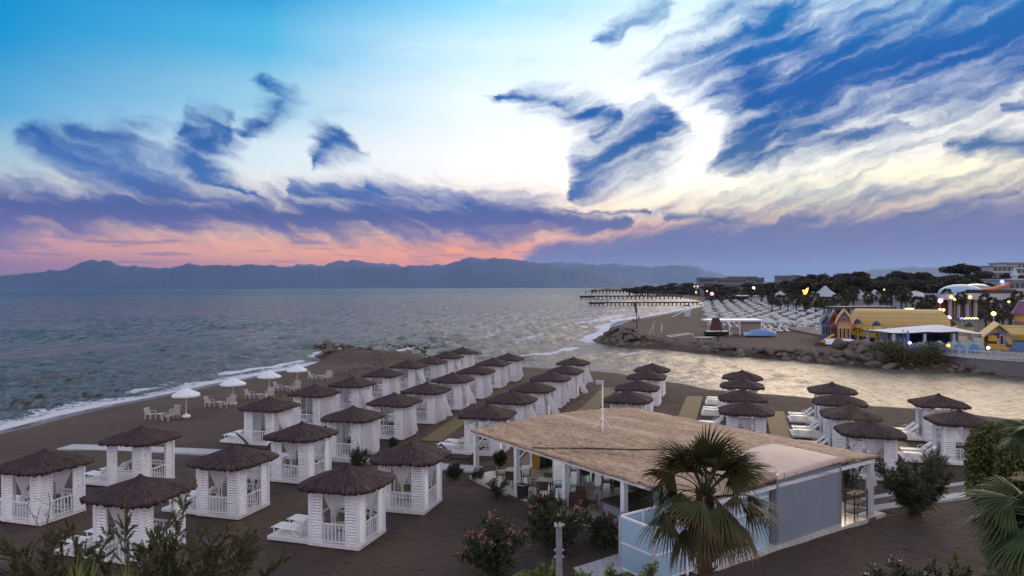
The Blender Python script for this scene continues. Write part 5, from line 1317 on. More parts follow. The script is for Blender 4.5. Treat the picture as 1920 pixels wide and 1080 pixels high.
for i in range(3): h_ = hull(3.4, .7, .35); h_.build('kayak', [MT['white'], MT['beige'], MT['yellow']][i], t).location = (-3 + i * 2.6, .3 * i, .05)
MT['blue_tarp'] = material('blue_tarp', (.13, .26, .52), .55, .15, 2, .5, 3)
p = GG(1426, 631); t = thing('covered_boat', 'boat under a bright blue tarpaulin on the far beach', 'boat', p); hull(6.4, 2.3, .8).build('hull', MT['white'], t)
V = []; n = 18
for i in range(n + 1):
    for j in range(9):
        u, v = i / n * 2 - 1, j / 8 * 2 - 1; V.append((u * 3.2, v * 1.5 * (1 - .3 * u * u), .25 + 1.25 * (1 - u * u) ** .5 * (1 - v * v) ** .5 + .06 * math.sin(i * 2.1 + j)))
MB().add(V, [(i * 9 + j, i * 9 + j + 1, (i + 1) * 9 + j + 1, (i + 1) * 9 + j) for i in range(n) for j in range(8)]).build('tarpaulin', MT['blue_tarp'], t)
p = GG(1577, 648); t = thing('sailing_dinghy', 'upturned white dinghy with yellow fittings in front of the little houses', 'boat', p)
h_ = hull(5.6, 1.9, 1.0); h_.v = [(x, y, 1.2 - z * .9) for x, y, z in h_.v]; h_.build('hull', MT['white'], t); MB().beam((-4.2, 0, .15), (-1.2, 0, 1.9), .3, .2).build('boom', MT['yellow'], t); MB().lathe((-3.6, 0, 0), [(1.1, 0), (.8, .5), (.2, .7)], 8, 1, .5).build('sail_bundle', MT['maroon'], t)
p = GG(1320, 641); t = thing('surf_board', 'white surfboard on trestles behind the gangway', 'surfboard', p); MB().lathe((0, 0, .8), [(.05, 0), (1, .04), (1, .08), (.05, .12)], 16, 2.0, .35).build('board', MT['white'], t)
for s in (-1, 1): MB().box((s * 1.1, 0, .4), (.08, .6, .8)).build('trestle', MT['dark_wood'], t)
# ------------------------------------------------------------------ field of beach parasols
MT['parasol'] = material('pale_parasol', (.46, .48, .48), .8, .08, 1)
cn = MB(); Vc = [(0, 0, 2.75)]; n = 8
for k_ in range(n): a = k_ * math.pi / 4; Vc.append((1.45 * math.cos(a), 1.45 * math.sin(a), 2.15))
for k_ in range(n): a = k_ * math.pi / 4; Vc.append((1.42 * math.cos(a), 1.42 * math.sin(a), 1.98))
cn.add(Vc, [(0, 1 + i, 1 + (i + 1) % n) for i in range(n)] + [(1 + i, 9 + i, 9 + (i + 1) % n, 1 + (i + 1) % n) for i in range(n)]); canopy_me = cn.mesh('canopy', MT['parasol'])
pole_me = MB().tube([(0, 0, 0), (0, 0, 2.8)], .04, 5).mesh('pole', MT['white'])
lb = MB(); lb.box((0, 0, .33), (.62, 1.3, .07)); lb.box((0, .85, .55), (.62, .7, .06), 0, Matrix.Rotation(R(40), 3, 'X'))
for sx in (-.26, .26):
    for yy in (-.5, .5): lb.box((sx, yy, .16), (.05, .05, .3))
lfar = lb.mesh('sun_lounger', MT['plastic']); rs = np.random.RandomState(9); cntp = 0
d1 = (G(1555, 612, 0) - G(1330, 578, 0)); gx0 = G(1360, 598, 0)
rowsP = []
for j in range(26):
    D = 158 * 1.052 ** j
    if D > 560: break
    xl = max(1338 - (j * 1.5 if j < 12 else 18) , 1322); xr = 1550 if D < 420 else 1500
    if D < 178: xl = 1436
    if D > 480: xl = 1372
    Xl, Xr = (xl - 960) / 1333 * D, (xr - 960) / 1333 * D; X_ = Xl + (j % 2) * 1.6; st_ = 4.0 * (D / 160) ** .38
    while X_ < Xr:
        rowsP.append((X_ + rs.normal(0, .25), D + (X_ - Xl) * -.10 + rs.normal(0, .4))); X_ += st_
rowsP = rowsP[:300]; print('parasols', len(rowsP))
GP = 'pale parasols packed on the far beach'
for i, (x, y) in enumerate(rowsP):
    z = gz(x, y); t = thing('beach_umbrella', 'pale parasol among the packed rows on the far beach', 'parasol', (x, y, z), rs.uniform(0, .8), GP)
    put('canopy', canopy_me, t); put('pole', pole_me, t)
lc = 0
for i, (x, y) in enumerate(rowsP):
    if y < 215:
        for s in (-.75, .75): tag(put('sun_lounger', lfar, None, (x + s, y - .6, gz(x, y)), rs.uniform(-.1, .1)), 'white lounger under the pale parasols of the far beach', 'sun lounger', 'loungers under the far parasols'); lc += 1
print('far loungers', lc)
# ------------------------------------------------------------------ far shore trees
def pine_mesh(seed, w=9., h=15., flat=.34, n=2600, tr=.5):
    rs = np.random.RandomState(seed); b = MB(); lean = rs.normal(0, .5, 2); ct = h * .72
    b.tube([(0, 0, 0), (lean[0] * .5, lean[1] * .5, h * .4), (lean[0], lean[1], ct)], [.45, .35, .2], 7)
    cl = []
    for k in range(16):
        a = rs.uniform(0, 6.28); r_ = w * .5 * rs.uniform(.15, .85) ** .7; e = np.array([lean[0] + math.cos(a) * r_, lean[1] + math.sin(a) * r_, h * (1 - flat * .5) + rs.uniform(-.5, 1) * h * flat * .35 * (1 - (r_ / (w * .5)) ** 2)])
        cl.append(e); s = np.array([lean[0] * .7, lean[1] * .7, h * rs.uniform(.42, .62)]); b.tube([s, (s + e) / 2 + np.array([0, 0, -.4]), e], [.18, .12, .05], 5, False)
    cl = np.array(cl); ci = rs.randint(0, len(cl), n); d = rs.normal(0, 1, (n, 3)); d /= np.linalg.norm(d, axis=1, keepdims=True)
    P = cl[ci] + d * rs.uniform(.5, 1, (n, 1)) * np.array([w * .19, w * .19, h * flat * .22]); V, q = leaves(P, d + rs.normal(0, .7, (n, 3)), w * .075, w * .055, rs, .1)
    return b.mesh('trunk', MT['bark']), npmesh('crown', V, q, MT['far_leaf'])
pines = [pine_mesh(1), pine_mesh(2, 10, 14, .4), pine_mesh(3, 11, 13, .5, 3000), pine_mesh(4, 8, 16, .3)]
lone = pine_mesh(12, 11.5, 15.5, .26, 3400)
def pine(px, py_top, D, label, m=None, wscale=1., grp='umbrella pines behind the holiday park', hh=15.):
    q = A(px, py_top, D); g0 = gz(q.x, D); k = (q.z - g0) / hh; m = m or pines[rnd.randrange(4)]
    t = thing('umbrella_pine', label, 'tree', (q.x, D, g0), rnd.uniform(0, 6.28), grp); t.scale = (k * wscale, k * wscale, k); put('trunk', m[0], t); put('crown', m[1], t); return t
sk = [(1508, 512), (1520, 507), (1537, 503), (1552, 507), (1568, 507), (1580, 512), (1596, 512), (1612, 509), (1628, 513), (1640, 516), (1655, 512), (1668, 511), (1684, 508), (1700, 509), (1716, 507), (1730, 510), (1742, 504), (1756, 508), (1770, 512), (1786, 511), (1812, 516), (1828, 508), (1842, 508), (1856, 513), (1872, 511), (1890, 512), (1905, 516), (1925, 512), (1948, 508)]
ON = 'first second third fourth fifth sixth seventh eighth ninth tenth eleventh twelfth thirteenth fourteenth fifteenth sixteenth seventeenth eighteenth nineteenth twentieth'.split()
def ordn(i): return ON[i] if i < 20 else ('twenty ' if i < 30 else 'thirty ') + ON[i % 10 - 0] if i not in (29, 39) else ('thirtieth' if i == 29 else 'fortieth')
for i, (px, py) in enumerate(sk): pine(px, py + 3.5 + (4 if 1780 < px < 1820 else 0), rnd.uniform(370, 430), f'dark umbrella pine on the skyline of the wood, {ordn(i)} crown from the left')
lone_t = pine(1800, 496, 400, 'single tall umbrella pine with a flat crown above the wood', lone, 1.0, None, 15.5)
for i in range(46):
    px = 1500 + 440 * (i + rnd.uniform(-.4, .4)) / 46; pine(px, rnd.uniform(519, 531), rnd.uniform(300, 360), 'dark pine filling the wood below the skyline', None, 1.25, 'pines in the lower part of the wood')
for px, py in [(1482, 526), (1468, 530), (1452, 531), (1430, 533), (1412, 534), (1395, 533), (1376, 535), (1360, 534), (1345, 534), (1332, 536), (1441, 528)]:
    for r_ in range(2): pine(px + rnd.uniform(-8, 8), py + r_ * 5, rnd.uniform(520, 700) - r_ * 90, 'distant pine on the slope in front of the far hotels', None, 1.4, 'distant pines on the slope')
for px, py in [(1318, 533), (1300, 534), (1285, 532), (1272, 533), (1258, 534), (1246, 533.5), (1235, 534), (1222, 534.5), (1210, 534), (1200, 535), (1190, 536), (1182, 537), (1330, 531), (1292, 529), (1262, 531)]:
    for r_ in range(2): pine(px + rnd.uniform(-5, 5), py + r_ * 4 + .5, rnd.uniform(900, 1200) - r_ * 130, 'far pine above the curved shoreline', None, 1.7, 'far pines above the shoreline')
# continuous undergrowth too far to separate
rs = np.random.RandomState(3); n = 60000; pxs = rs.uniform(1325, 1960, n); Dd = rs.uniform(235, 640, n); Dd = np.where(pxs > 1500, rs.uniform(265, 420, n), rs.uniform(470, 800, n)); X_ = (pxs - 960) / 1333 * Dd
hx = 3.5 + 2.5 * vnoise(X_ * .12, Dd * .12, 4); Z = ground(X_, Dd) + rs.uniform(0, 1, n) ** .6 * np.clip(hx, 1, 8); P = np.stack([X_, Dd, Z], -1); V, q = leaves(P, rs.normal(0, 1, (n, 3)), 1.9, 1.5, rs, .2)
tag(put('undergrowth', npmesh('undergrowth', V, q, MT['far_leaf'])), 'dark undergrowth below the pine wood', None, None, 'stuff')
n = 16000; t_ = rs.uniform(0, 1, n); pxs = 1185 + 200 * t_; Dd = 1500 - 850 * t_ + rs.uniform(-120, 200, n); X_ = (pxs - 960) / 1333 * Dd; P = np.stack([X_, Dd, ground(X_, Dd) + rs.uniform(0, 1, n) * 6], -1); V, q = leaves(P, rs.normal(0, 1, (n, 3)), 4., 3., rs, .2)
tag(put('undergrowth', npmesh('undergrowth', V, q, MT['far_leaf'])), 'far strip of scrub above the curved beach', None, None, 'stuff')
# palms of the promenade
def fpalm(seed):
    rs = np.random.RandomState(seed); tr = MB().tube([(0, 0, 0), (.1, 0, 3), (0, 0, 6.)], [.3, .22, .26], 7).mesh('trunk', MT['palm_bark']); parts = []
    for i in range(34):
        a = rs.uniform(0, 6.28); e = R(rs.uniform(-60, 75)); d = np.array([math.cos(a) * math.cos(e), math.sin(a) * math.cos(e), math.sin(e)]); c = np.array([0, 0, 6.]) + d * 1.0
        n = 16; dd = np.tile(d, (n, 1)) + rs.normal(0, .42, (n, 3)); parts.append(leaves(np.tile(c, (n, 1)), dd, 1.35, .22, rs, .35))
    V, q = merge(parts); return tr, npmesh('crown', V, q, MT['far_palm'])
MT['far_palm'] = leafmat('palm_leaf', (.014, .018, .010), (.060, .060, .028), sc=.8)
fps = [fpalm(i) for i in range(3)]
for ip_, (px, pyc, D) in enumerate(sorted([(1448, 560, 250), (1463, 562, 240), (1477, 561, 250), (1493, 563, 235), (1512, 562, 240), (1530, 560, 225), (1545, 566, 215), (1558, 566, 220), (1567, 560, 260), (1590, 552, 250), (1600, 549, 245), (1628, 557, 235), (1650, 556, 240), (1662, 555, 230), (1690, 549, 228), (1698, 552, 240), (1720, 566, 200), (1738, 570, 195), (1745, 563, 210), (1775, 553, 235), (1802, 558, 225), (1810, 556, 240), (1847, 562, 205), (1860, 568, 190), (1873, 575, 180), (1893, 570, 185), (1908, 557, 215), (1848, 584, 165), (1862, 594, 158), (1880, 590, 160), (1895, 586, 165), (1427, 545, 380), (1408, 547, 400)])):
    q = A(px, pyc, D); g0 = gz(q.x, D); k = (q.z - g0) / 6.; m = fps[rnd.randrange(3)]
    t = thing('fan_palm', f'dark fan palm of the far promenade, {ordn(ip_)} from the left', 'palm tree', (q.x, D, g0), rnd.uniform(0, 6), 'fan palms of the far promenade'); t.scale = (max(.9, k * .8),) * 2 + (k,); put('trunk', m[0], t); put('crown', m[1], t)
rs = np.random.RandomState(12); n = 9000                                   # scrub on the far bank
pp = [Pw(1668, 692), Pw(1740, 696), Pw(1785, 698)]; tt = rs.uniform(0, 1, n); X_ = np.where(tt < .6, pp[0][0] + (pp[1][0] - pp[0][0]) * tt / .6, pp[1][0] + (pp[2][0] - pp[1][0]) * (tt - .6) / .4); Y_ = np.where(tt < .6, pp[0][1] + (pp[1][1] - pp[0][1]) * tt / .6, pp[1][1] + (pp[2][1] - pp[1][1]) * (tt - .6) / .4)
Z = rs.uniform(0, 1, n); hh = 2.6 + .8 * np.sin(tt * 9); P = np.stack([X_ + rs.normal(0, .8, n), Y_ + 1.2 + rs.uniform(0, 3, n), SEA + .3 + Z * hh], -1); V, q = leaves(P, rs.normal(0, .6, (n, 3)) + np.array([0, 0, .7]), .45, .10, rs, .1)
tag(put('bank_scrub', npmesh('bank_scrub', V, q, MT['feather'])), 'reedy green scrub growing on the far bank', None, None, 'stuff')
# ------------------------------------------------------------------ buildings of the far shore
MT['bwhite'] = material('white_render', (.38, .40, .46), .7, .06, .3); MT['far_wall'] = material('far_grey_render', (.17, .18, .21), .8, .15, .05); MT['window'] = material('dark_glass', (.02, .025, .035), .15)
def lit(name, c, s): return material(name, (.02, .02, .02), .5, emis=c, estr=s)
MT['warm_lamp'] = lit('warm_lamp', (1., .62, .2), 3.); MT['white_lamp'] = lit('white_lamp', (1., .85, 1.), 7.); MT['orange_lamp'] = lit('orange_lamp', (1., .3, .05), 5.); MT['blue_lamp'] = lit('blue_lamp', (.15, .2, 1.), 4.); MT['pink_lamp'] = lit('pink_lamp', (1., .35, .5), 4.)
def hotel(x0, x1, ytop, D, floors, label, bays, grp=None, mat='bwhite', dep=16, ybot=None, lit_=()):
    a, b = A(x0, ytop, D), A(x1, ytop, D); g0 = gz(a.x, D) - .5; H = a.z - g0; W_ = b.x - a.x; t = thing('hotel', label, 'hotel', (a.x, D, g0), 0, grp)
    MB().box((W_ / 2, dep / 2, H / 2), (W_, dep, H)).build('wall', MT[mat], t); MB().box((W_ / 2, dep / 2 - .5, H + .25), (W_ + 1.6, dep + 2, .5)).build('roof', MT[mat], t)
    fh = H / floors; wm = MB().box((0, 0, 0), (W_ / bays * .72, .3, fh * .5)).mesh('window', MT['window'])
    for f in range(floors):
        for k in range(bays):
            if f * bays + k > 95: continue
            put('window', wm, t, (W_ * (k + .5) / bays, -.05, fh * (f + .5)))
    for f in range(1, floors + 1): MB().box((W_ / 2, -.7, fh * f - .1), (W_ * .98, 1.4, .25)).build('balcony', MT['bwhite'], t)
    return t
hotel(1862, 1905, 499, 430, 6, 'white terraced hotel block above the pines on the right', 5); hotel(1886, 1975, 493, 450, 7, 'taller hotel wing with dark glass at the right edge', 9)
HG = 'distant hotels along the hill'
for (x0, x1, yt, D, fl_, nb, lab) in [(1312, 1345, 517.5, 900, 3, 6, 'leftmost small distant hotel on the hill'), (1345, 1398, 518, 850, 3, 10, 'low distant hotel with flat roof left of the long one'), (1370, 1420, 515.5, 900, 4, 12, 'long distant hotel on the ridge'), (1418, 1433, 517.5, 860, 3, 4, 'short distant block right of the long hotel'), (1462, 1482, 514, 800, 4, 5, 'distant hotel with stacked upper floors'), (1478, 1502, 522, 640, 2, 5, 'pale low pavilion hotel before the pine wood'), (1490, 1500, 513, 820, 4, 3, 'narrow distant tower block beside the wood'), (1320, 1340, 525, 800, 2, 5, 'pale low distant building on the slope'), (1275, 1300, 530, 1100, 2, 6, 'tiny distant building above the curved beach')]:
    hotel(x0, x1, yt + 3.5, D, fl_, lab, nb, HG, 'far_wall')
def dome(px, pyb, wpx, hpx, D, label, mat, name='domed_hall', cat='domed hall', n=24, extra=None):
    a = A(px, pyb, D); g0 = gz(a.x, D); k = D / 1333; r_ = wpx * k / 2; h = hpx * k; zb = a.z - g0; t = thing(name, label, cat, (a.x, D, g0))
    MB().lathe((0, 0, zb), [(r_ * math.cos(i / 10 * 1.571) + .01, h * math.sin(i / 10 * 1.571)) for i in range(11)], n).build('dome', MT[mat], t, True)
    MB().lathe((0, 0, -.5), [(r_ * .96, 0), (r_ * .96, zb + .5)], n).build('wall', MT['bwhite'], t)
    return t
MT['dome_blue'] = material('pale_blue_dome', (.34, .46, .62), .5, .05, .5)
dome(1801, 551, 74, 18, 265, 'large pale blue shallow dome above the colonnade', 'dome_blue'); dome(1830, 545, 60, 13, 300, 'second glass roofed dome behind the large blue one', 'metal')
def tent(px, pyb, wpx, hpx, D, label, mat='bwhite'):
    wpx *= 1.45; hpx *= 1.2
    a = A(px, pyb, D); g0 = gz(a.x, D); k = D / 1333; r_ = wpx * k / 2; h = hpx * k; zb = a.z - g0; t = thing('tent_pavilion', label, 'pavilion', (a.x, D, g0), 0, 'white tent roofed pavilions')
    MB().lathe((0, 0, zb), [(r_, 0), (r_ * .62, h * .28), (r_ * .3, h * .62), (r_ * .1, h * .92), (.05, h)], 8).build('roof', MT[mat], t); MB().lathe((0, 0, -.4), [(r_ * .9, 0), (r_ * .9, zb + .4)], 8).build('wall', MT['bwhite'], t)
    return t
tent(1547, 556, 42, 17, 270, 'white tent roof pavilion behind the promenade palms'); tent(1463, 553, 18, 7, 330, 'small white tent roof left among the palms'); tent(1612, 561, 30, 15, 250, 'white pavilion between the promenade palms'); tent(1640, 562, 40, 16, 262, 'wide white pavilion right of the red lamp'); tent(1716, 556, 60, 9, 250, 'low wide white roof behind the yellow hall')
# white tower house at the right
a = A(1902, 517, 300); g0 = gz(a.x, 300); k = 300 / 1333; t = thing('white_tower', 'white tower with a pointed concave spire left of the hotel', 'tower', (a.x, 300, g0)); zb = a.z - g0
MB().lathe((0, 0, zb), [(8 * k, 0), (4.6 * k, 6 * k), (2 * k, 12 * k), (.6 * k, 17 * k), (.1, 21 * k)], 8).build('spire', MT['bwhite'], t); MB().lathe((0, 0, -.5), [(5.5 * k, 0), (5.5 * k, zb + .5)], 8).build('wall', MT['bwhite'], t)
hotel(1893, 1960, 525, 290, 3, 'white castle like wing beside the pointed tower', 7, None)
# colonnade building with copper facade
a, b_ = A(1765, 562, 235), A(1905, 562, 235); g0 = gz(a.x, 235); W_ = b_.x - a.x; t = thing('colonnade_hall', 'long colonnaded hall with a lit brown facade under the blue dome', 'hall', (a.x, 235, g0)); zb = a.z - g0
MT['brick_brown'] = material('lit_brown_facade', (.22, .10, .05), .7, .2, .4)
MB().box((W_ / 2, 5, zb / 2), (W_, 8, zb)).build('wall', MT['brick_brown'], t); MB().box((W_ / 2, 1.5, zb + 1), (W_ + 3, 12, 1.9)).build('cornice', MT['bwhite'], t); MB().box((W_ * .82, 6, zb + 2.6), (W_ * .36, 12, 1.4)).build('roof', MT['maroon'], t)
for i in range(9): MB().lathe((W_ * (i + .5) / 9, -2.5, -.3), [(.75, 0), (.6, .6), (.55, zb - .6), (.8, zb + .2)], 10).build('column', MT['bwhite'], t)
# orange water slide
t = thing('water_slide', 'orange water slide tube running behind the blue dome', 'slide', A(1838, 546, 280)); o = t.location
MT['orange'] = material('orange_plastic', (.50, .14, .02), .4)
MB().tube([A(1838, 546, 280) - o, A(1860, 542, 282) - o, A(1876, 538, 284) - o, A(1893, 532, 290) - o], .9, 8).build('tube', MT['orange'], t)
for x_, y_ in ((1850, 544), (1875, 539), (1890, 534)): q = A(x_, y_, 283); MB().tube([q - o, Vector((q.x, q.y, 0)) - o], .15, 5).build('support', MT['metal'], t)
q = A(1478, 548, 300)
# ------------------------------------------------------------------ painted holiday houses (each with its own gable shape)
def paint(nm, c): MT[nm] = material(nm, c, .6, .12, .8); return MT[nm]
paint('p_blue', (.06, .16, .33)); paint('p_mint', (.25, .33, .30)); paint('p_red', (.27, .06, .06)); paint('p_rose', (.26, .12, .17)); paint('p_orange', (.50, .24, .11)); paint('p_cream', (.55, .40, .20)); paint('p_slate', (.03, .05, .075)); paint('p_yellow', (.50, .33, .05)); paint('p_navy', (.015, .025, .12)); paint('p_purple', (.19, .07, .16)); paint('p_wine', (.10, .015, .02)); paint('p_azure', (.07, .18, .38))
def house(x0, x1, ybase, yeave, ytop, label, wall, trim, roofm, dep, curve, gable=None):
    p0 = GG(x0, ybase); D = p0.y; k = D / 1333; W_ = (x1 - x0) * k; h1 = (ybase - yeave) * k; h2 = (ybase - ytop) * k; t = thing('gabled_house', label, 'house', p0, R(-23), 'painted gabled houses on the far shore')
    def prof(n=10, ov=0.):
        L = []
        for i in range(n + 1): s = i / n; L.append((W_ / 2 - (W_ / 2 + ov) * (1 - s) ** curve if curve > 1 else W_ / 2 - (W_ / 2 + ov) * (1 - s ** (1 / curve)), h1 + (h2 - h1) * s))
        return L
    L = prof(); Rr = [(W_ - x, z) for x, z in L[::-1]][1:]
    MB().extr([(0, -.3)] + L + Rr + [(W_, -.3)], (0, 0, 0), (1, 0, 0), (0, 0, 1), (0, dep, 0)).build('wall', MT[wall], t)
    if gable: MB().extr(L[2:] + Rr[:-2], (0, -.12, 0), (1, 0, 0), (0, 0, 1), (0, .1, 0)).build('gable', MT[gable], t)
    Lo = prof(10, .35); rr = Lo + [(W_ - x, z) for x, z in Lo[::-1]][1:]; b = MB()
    for (xa, za), (xb, zb_) in zip(rr[:-1], rr[1:]): b.add([(xa, -.55, za), (xb, -.55, zb_), (xb, dep + .4, zb_), (xa, dep + .4, za), (xa, -.55, za + .25), (xb, -.55, zb_ + .25), (xb, dep + .4, zb_ + .25), (xa, dep + .4, za + .25)], [(0, 1, 2, 3), (4, 7, 6, 5), (0, 4, 5, 1), (3, 2, 6, 7)])
    b.build('roof', MT[roofm], t); b = MB()
    for (xa, za), (xb, zb_) in zip(rr[:-1], rr[1:]): b.beam((xa, -.62, za + .12), (xb, -.62, zb_ + .12), .12, .34)
    b.build('bargeboard', MT[trim], t)
    for i in range(3):
        x_ = W_ * (.2 + .3 * i); fr = MB(); fr.box((x_, -.08, h1 * .55), (W_ * .2, .16, h1 * .62)); w = fr.build('window_frame', MT[trim], t); MB().box((x_, -.19, h1 * .55), (W_ * .13, .06, h1 * .5)).build('pane', MT['window'], w)
    w = MB().box((W_ / 2, -.16, h1 + (h2 - h1) * .38), (W_ * .2, .12, (h2 - h1) * .3)).build('window_frame', MT[trim], t); MB().box((W_ / 2, -.25, h1 + (h2 - h1) * .38), (W_ * .12, .06, (h2 - h1) * .22)).build('pane', MT['window'], w)
    return t
house(1541, 1557, 636, 606, 584, 'leftmost blue gabled house with pale green trim', 'p_azure', 'p_mint', 'p_slate', 9, 1.6, 'p_azure')
house(1557, 1571, 640, 607, 586, 'narrow rose red house between the blue and orange ones', 'p_rose', 'p_red', 'bwhite', 9, .8, 'p_red')
house(1571, 1593, 645, 608, 582, 'orange gabled house at the front end of the yellow hall', 'p_orange', 'p_cream', 'p_cream', 3, .62, 'p_rose')
# yellow barrel roofed hall
def tilem(T, co, b, c):
    x, y, z = T.sep(co); s_ = T.m('FRACT', T.m('MULTIPLY', T.m('ADD', z, T.m('MULTIPLY', y, -.15)), 1.7)); s2 = T.m('FRACT', T.m('MULTIPLY', x, 1.9))
    c = T.mix(T.mr(s_, .0, .22, .6, 0, True), (.50, .34, .12), (.25, .13, .04)); c = T.mix(T.mr(s2, .0, .15, .25, 0), c, (.25, .13, .04)); return T.mix(T.mr(T.noise(co, .4, 3, .6), .35, .7, 0, .35), c, (.36, .25, .12))
MT['yellow_tiles'] = material('ochre_roof_tiles', (.5, .33, .1), .7, fn=tilem)
pL, pR = GG(1590, 642), GG(1756, 660); DD = pL.y; t = thing('funfair_hall', 'long hall with a curved ochre tiled roof and navy walls', 'hall', pL, math.atan2(pR.y - pL.y, pR.x - pL.x) * .5)
k = DD / 1333; Lh = 164 * k; zE = (642 - 612) * k; zT = (642 - 580) * k; dep = 9.; b = MB(); n = 14
for i in range(n):
    a0, a1 = math.pi * i / n * .5, math.pi * (i + 1) / n * .5
    def pt(a): return (1.2 + dep * (1 - math.cos(a)) * .55, zE + (zT - zE) * math.sin(a))
    (ya, za), (yb, zb_) = pt(a0), pt(a1); s0 = Lh - (Lh * .14) * (math.sin(a0) ** 3); s1 = Lh - (Lh * .14) * (math.sin(a1) ** 3)
    b.add([(0, ya, za), (s0, ya, za), (s1, yb, zb_), (0, yb, zb_)], [(0, 1, 2, 3)])
b.add([(0, 1.2 + dep * .55, zT), (Lh * .86, 1.2 + dep * .55, zT), (Lh, 1.2 + dep * 1.1, zE), (0, 1.2 + dep * 1.1, zE)], [(0, 1, 2, 3)])
b.add([(0, -.2, zE - .55), (Lh + .6, -.2, zE - .55), (Lh, 1.2, zE), (0, 1.2, zE)], [(0, 1, 2, 3)]); b.build('roof', MT['yellow_tiles'], t)
b = MB()
for i in range(26): b.lathe((Lh * (.36 + .64 * (i + .5) / 26), -.3, zE - .75), [(.02, -.3), (.36, 0), (.3, .25)], 8, 1, .3)
b.build('scalloped_trim', MT['p_purple'], t)
MB().box((Lh / 2, 5., zE / 2 - .4), (Lh - .4, 7.6, zE - .1)).build('wall', MT['p_navy'], t); MB().box((Lh - .05, 5.2, zE), (.3, 8, .4)).build('end_beam', MT['p_yellow'], t)
for x_ in (.1, .22, .3): w = MB().box((Lh * x_, 1.12, 1.7), (1.4, .16, 1.9)).build('window_frame', MT['bwhite'], t); MB().box((Lh * x_, 1.02, 1.7), (1.0, .08, 1.5)).build('pane', MT['window'], w)
# lettered fascia
q = t.location; b = MB(); n = 12; Lf = Lh * .42
for i in range(n):
    x0_, x1_ = Lh * .02 + Lf * i / n, Lh * .02 + Lf * (i + 1) / n; f = lambda x: zE - .35 - .35 * math.sin(x * .45) - .045 * x
    b.add([(x0_, -.45, f(x0_) - .9), (x1_, -.45, f(x1_) - .9), (x1_, -.45, f(x1_) + .35), (x0_, -.45, f(x0_) + .35), (x0_, -.25, f(x0_) - .9), (x1_, -.25, f(x1_) - .9), (x1_, -.25, f(x1_) + .35), (x0_, -.25, f(x0_) + .35)], [(0, 1, 2, 3), (4, 7, 6, 5), (3, 2, 6, 7), (0, 4, 5, 1)])
sg = b.build('fascia', MT['p_yellow'], t)
tx = bpy.data.curves.new('lettering', 'FONT'); tx.body = 'Fun family fun'; tx.size = 1.35; tx.extrude = .03; tx.shear = .35; tx.space_character = .9
tx.materials.append(MT['p_slate']); to_ = bpy.data.objects.new('tmp', tx); COL.objects.link(to_); bpy.context.view_layer.update(); tm = bpy.data.meshes.new_from_object(to_); bpy.data.objects.remove(to_); to = put('lettering', tm, sg); to.location = (Lh * .045, -.5, zE - .95); to.rotation_euler = (R(90), R(2.6), 0)
def pod(px, pyt, label, D=None, w=13):
    D = D or 128; a = A(px, pyt, D); k = D / 1333; r_ = w * k / 2; t = thing('domed_turret', label, 'turret', (a.x, D, gz(a.x, D)), 0, 'yellow turrets with blue caps'); z = a.z - gz(a.x, D); h = 8 * k
    MB().lathe((0, 0, z - h), [(r_ * 1.08, -.06), (r_ * 1.08, 0), (r_ * .92, h * .35), (r_ * .55, h * .75), (r_ * .12, h), (.04, h * 1.2)], 14).build('cap', MT['p_navy'], t, False)
    MB().lathe((0, 0, 0), [(r_ * .35, 0), (r_ * .35, z - h - 11 * k), (r_ * 1.1, z - h - 8.5 * k), (r_, z - h - .07)], 14).build('drum', MT['p_yellow'], t)
pod(1608, 598, 'yellow turret with blue cap at the left of the lettering', 126); pod(1643.5, 602, 'larger yellow turret with blue cap right of the lettering', 121, 15); pod(1766.5, 598, 'yellow turret with blue cap behind the white canopy', 130, 15); pod(1817, 604, 'yellow turret with blue cap before the coloured lights', 128, 15)
# zigzag fence
t = thing('zigzag_fence', 'white zigzag fence with blue posts and yellow balls', 'fence', GG(1642, 641)); o = t.location
pts = [GG(1642 + i * 8.6, 642 + i * 2.2) - o for i in range(8)]
for i, p in enumerate(pts):
    MB().box((p.x, p.y, 1.35), (.34, .3, 2.9)).build('post', MT['p_azure'], t); MB().lathe((p.x, p.y, 2.95), [(.02, -.18), (.2, 0), (.02, .2)], 8).build('ball', MT['p_yellow'], t)
    if i < 7:
        q = pts[i + 1]; d = q - p; MB().extr([(0, -.2), (1, -.2), (1, 2.5), (.5, 1.55), (0, 2.5)], p, d, (0, 0, 1), (0, .08, 0)).build('panel', MT['bwhite'], t)
# white canopy over the carousel
D = 113; cL, cR = A(1664, 623, D), A(1850, 628, D); t = thing('white_canopy', 'wide white tent canopy on pale posts over the ride area', 'canopy', (cL.x, D, gz(cL.x, D))); g0 = t.location.z; k = D / 1333
Wc = cR.x - cL.x; zc = cL.z - g0; V = []; n = 20
for i in range(n + 1):
    for j in range(7):
        u, v = i / n, j / 6; pk = 1 - abs(u - .63) / .63 if u < .63 else 1 - (u - .63) / .37; V.append((Wc * u, -1.5 + 9 * v, zc - .35 * u + 1.25 * pk ** .8 * math.sin(math.pi * (.12 + .76 * v)) - .4 * (1 - math.sin(math.pi * v)) * math.sin(math.pi * ((u * 3) % 1)) * .3))
MB().add(V, [(i * 7 + j, (i + 1) * 7 + j, (i + 1) * 7 + j + 1, i * 7 + j + 1) for i in range(n) for j in range(6)]).build('cover', MT['canvas_white'], t)
for u in (.02, .16, .33, .62, .80, .97):
    for v in (-1.2, 6.8): MB().box((Wc * u, v, zc / 2 - .1), (.36, .36, zc - .2)).build('post', MT['bwhite'], t)
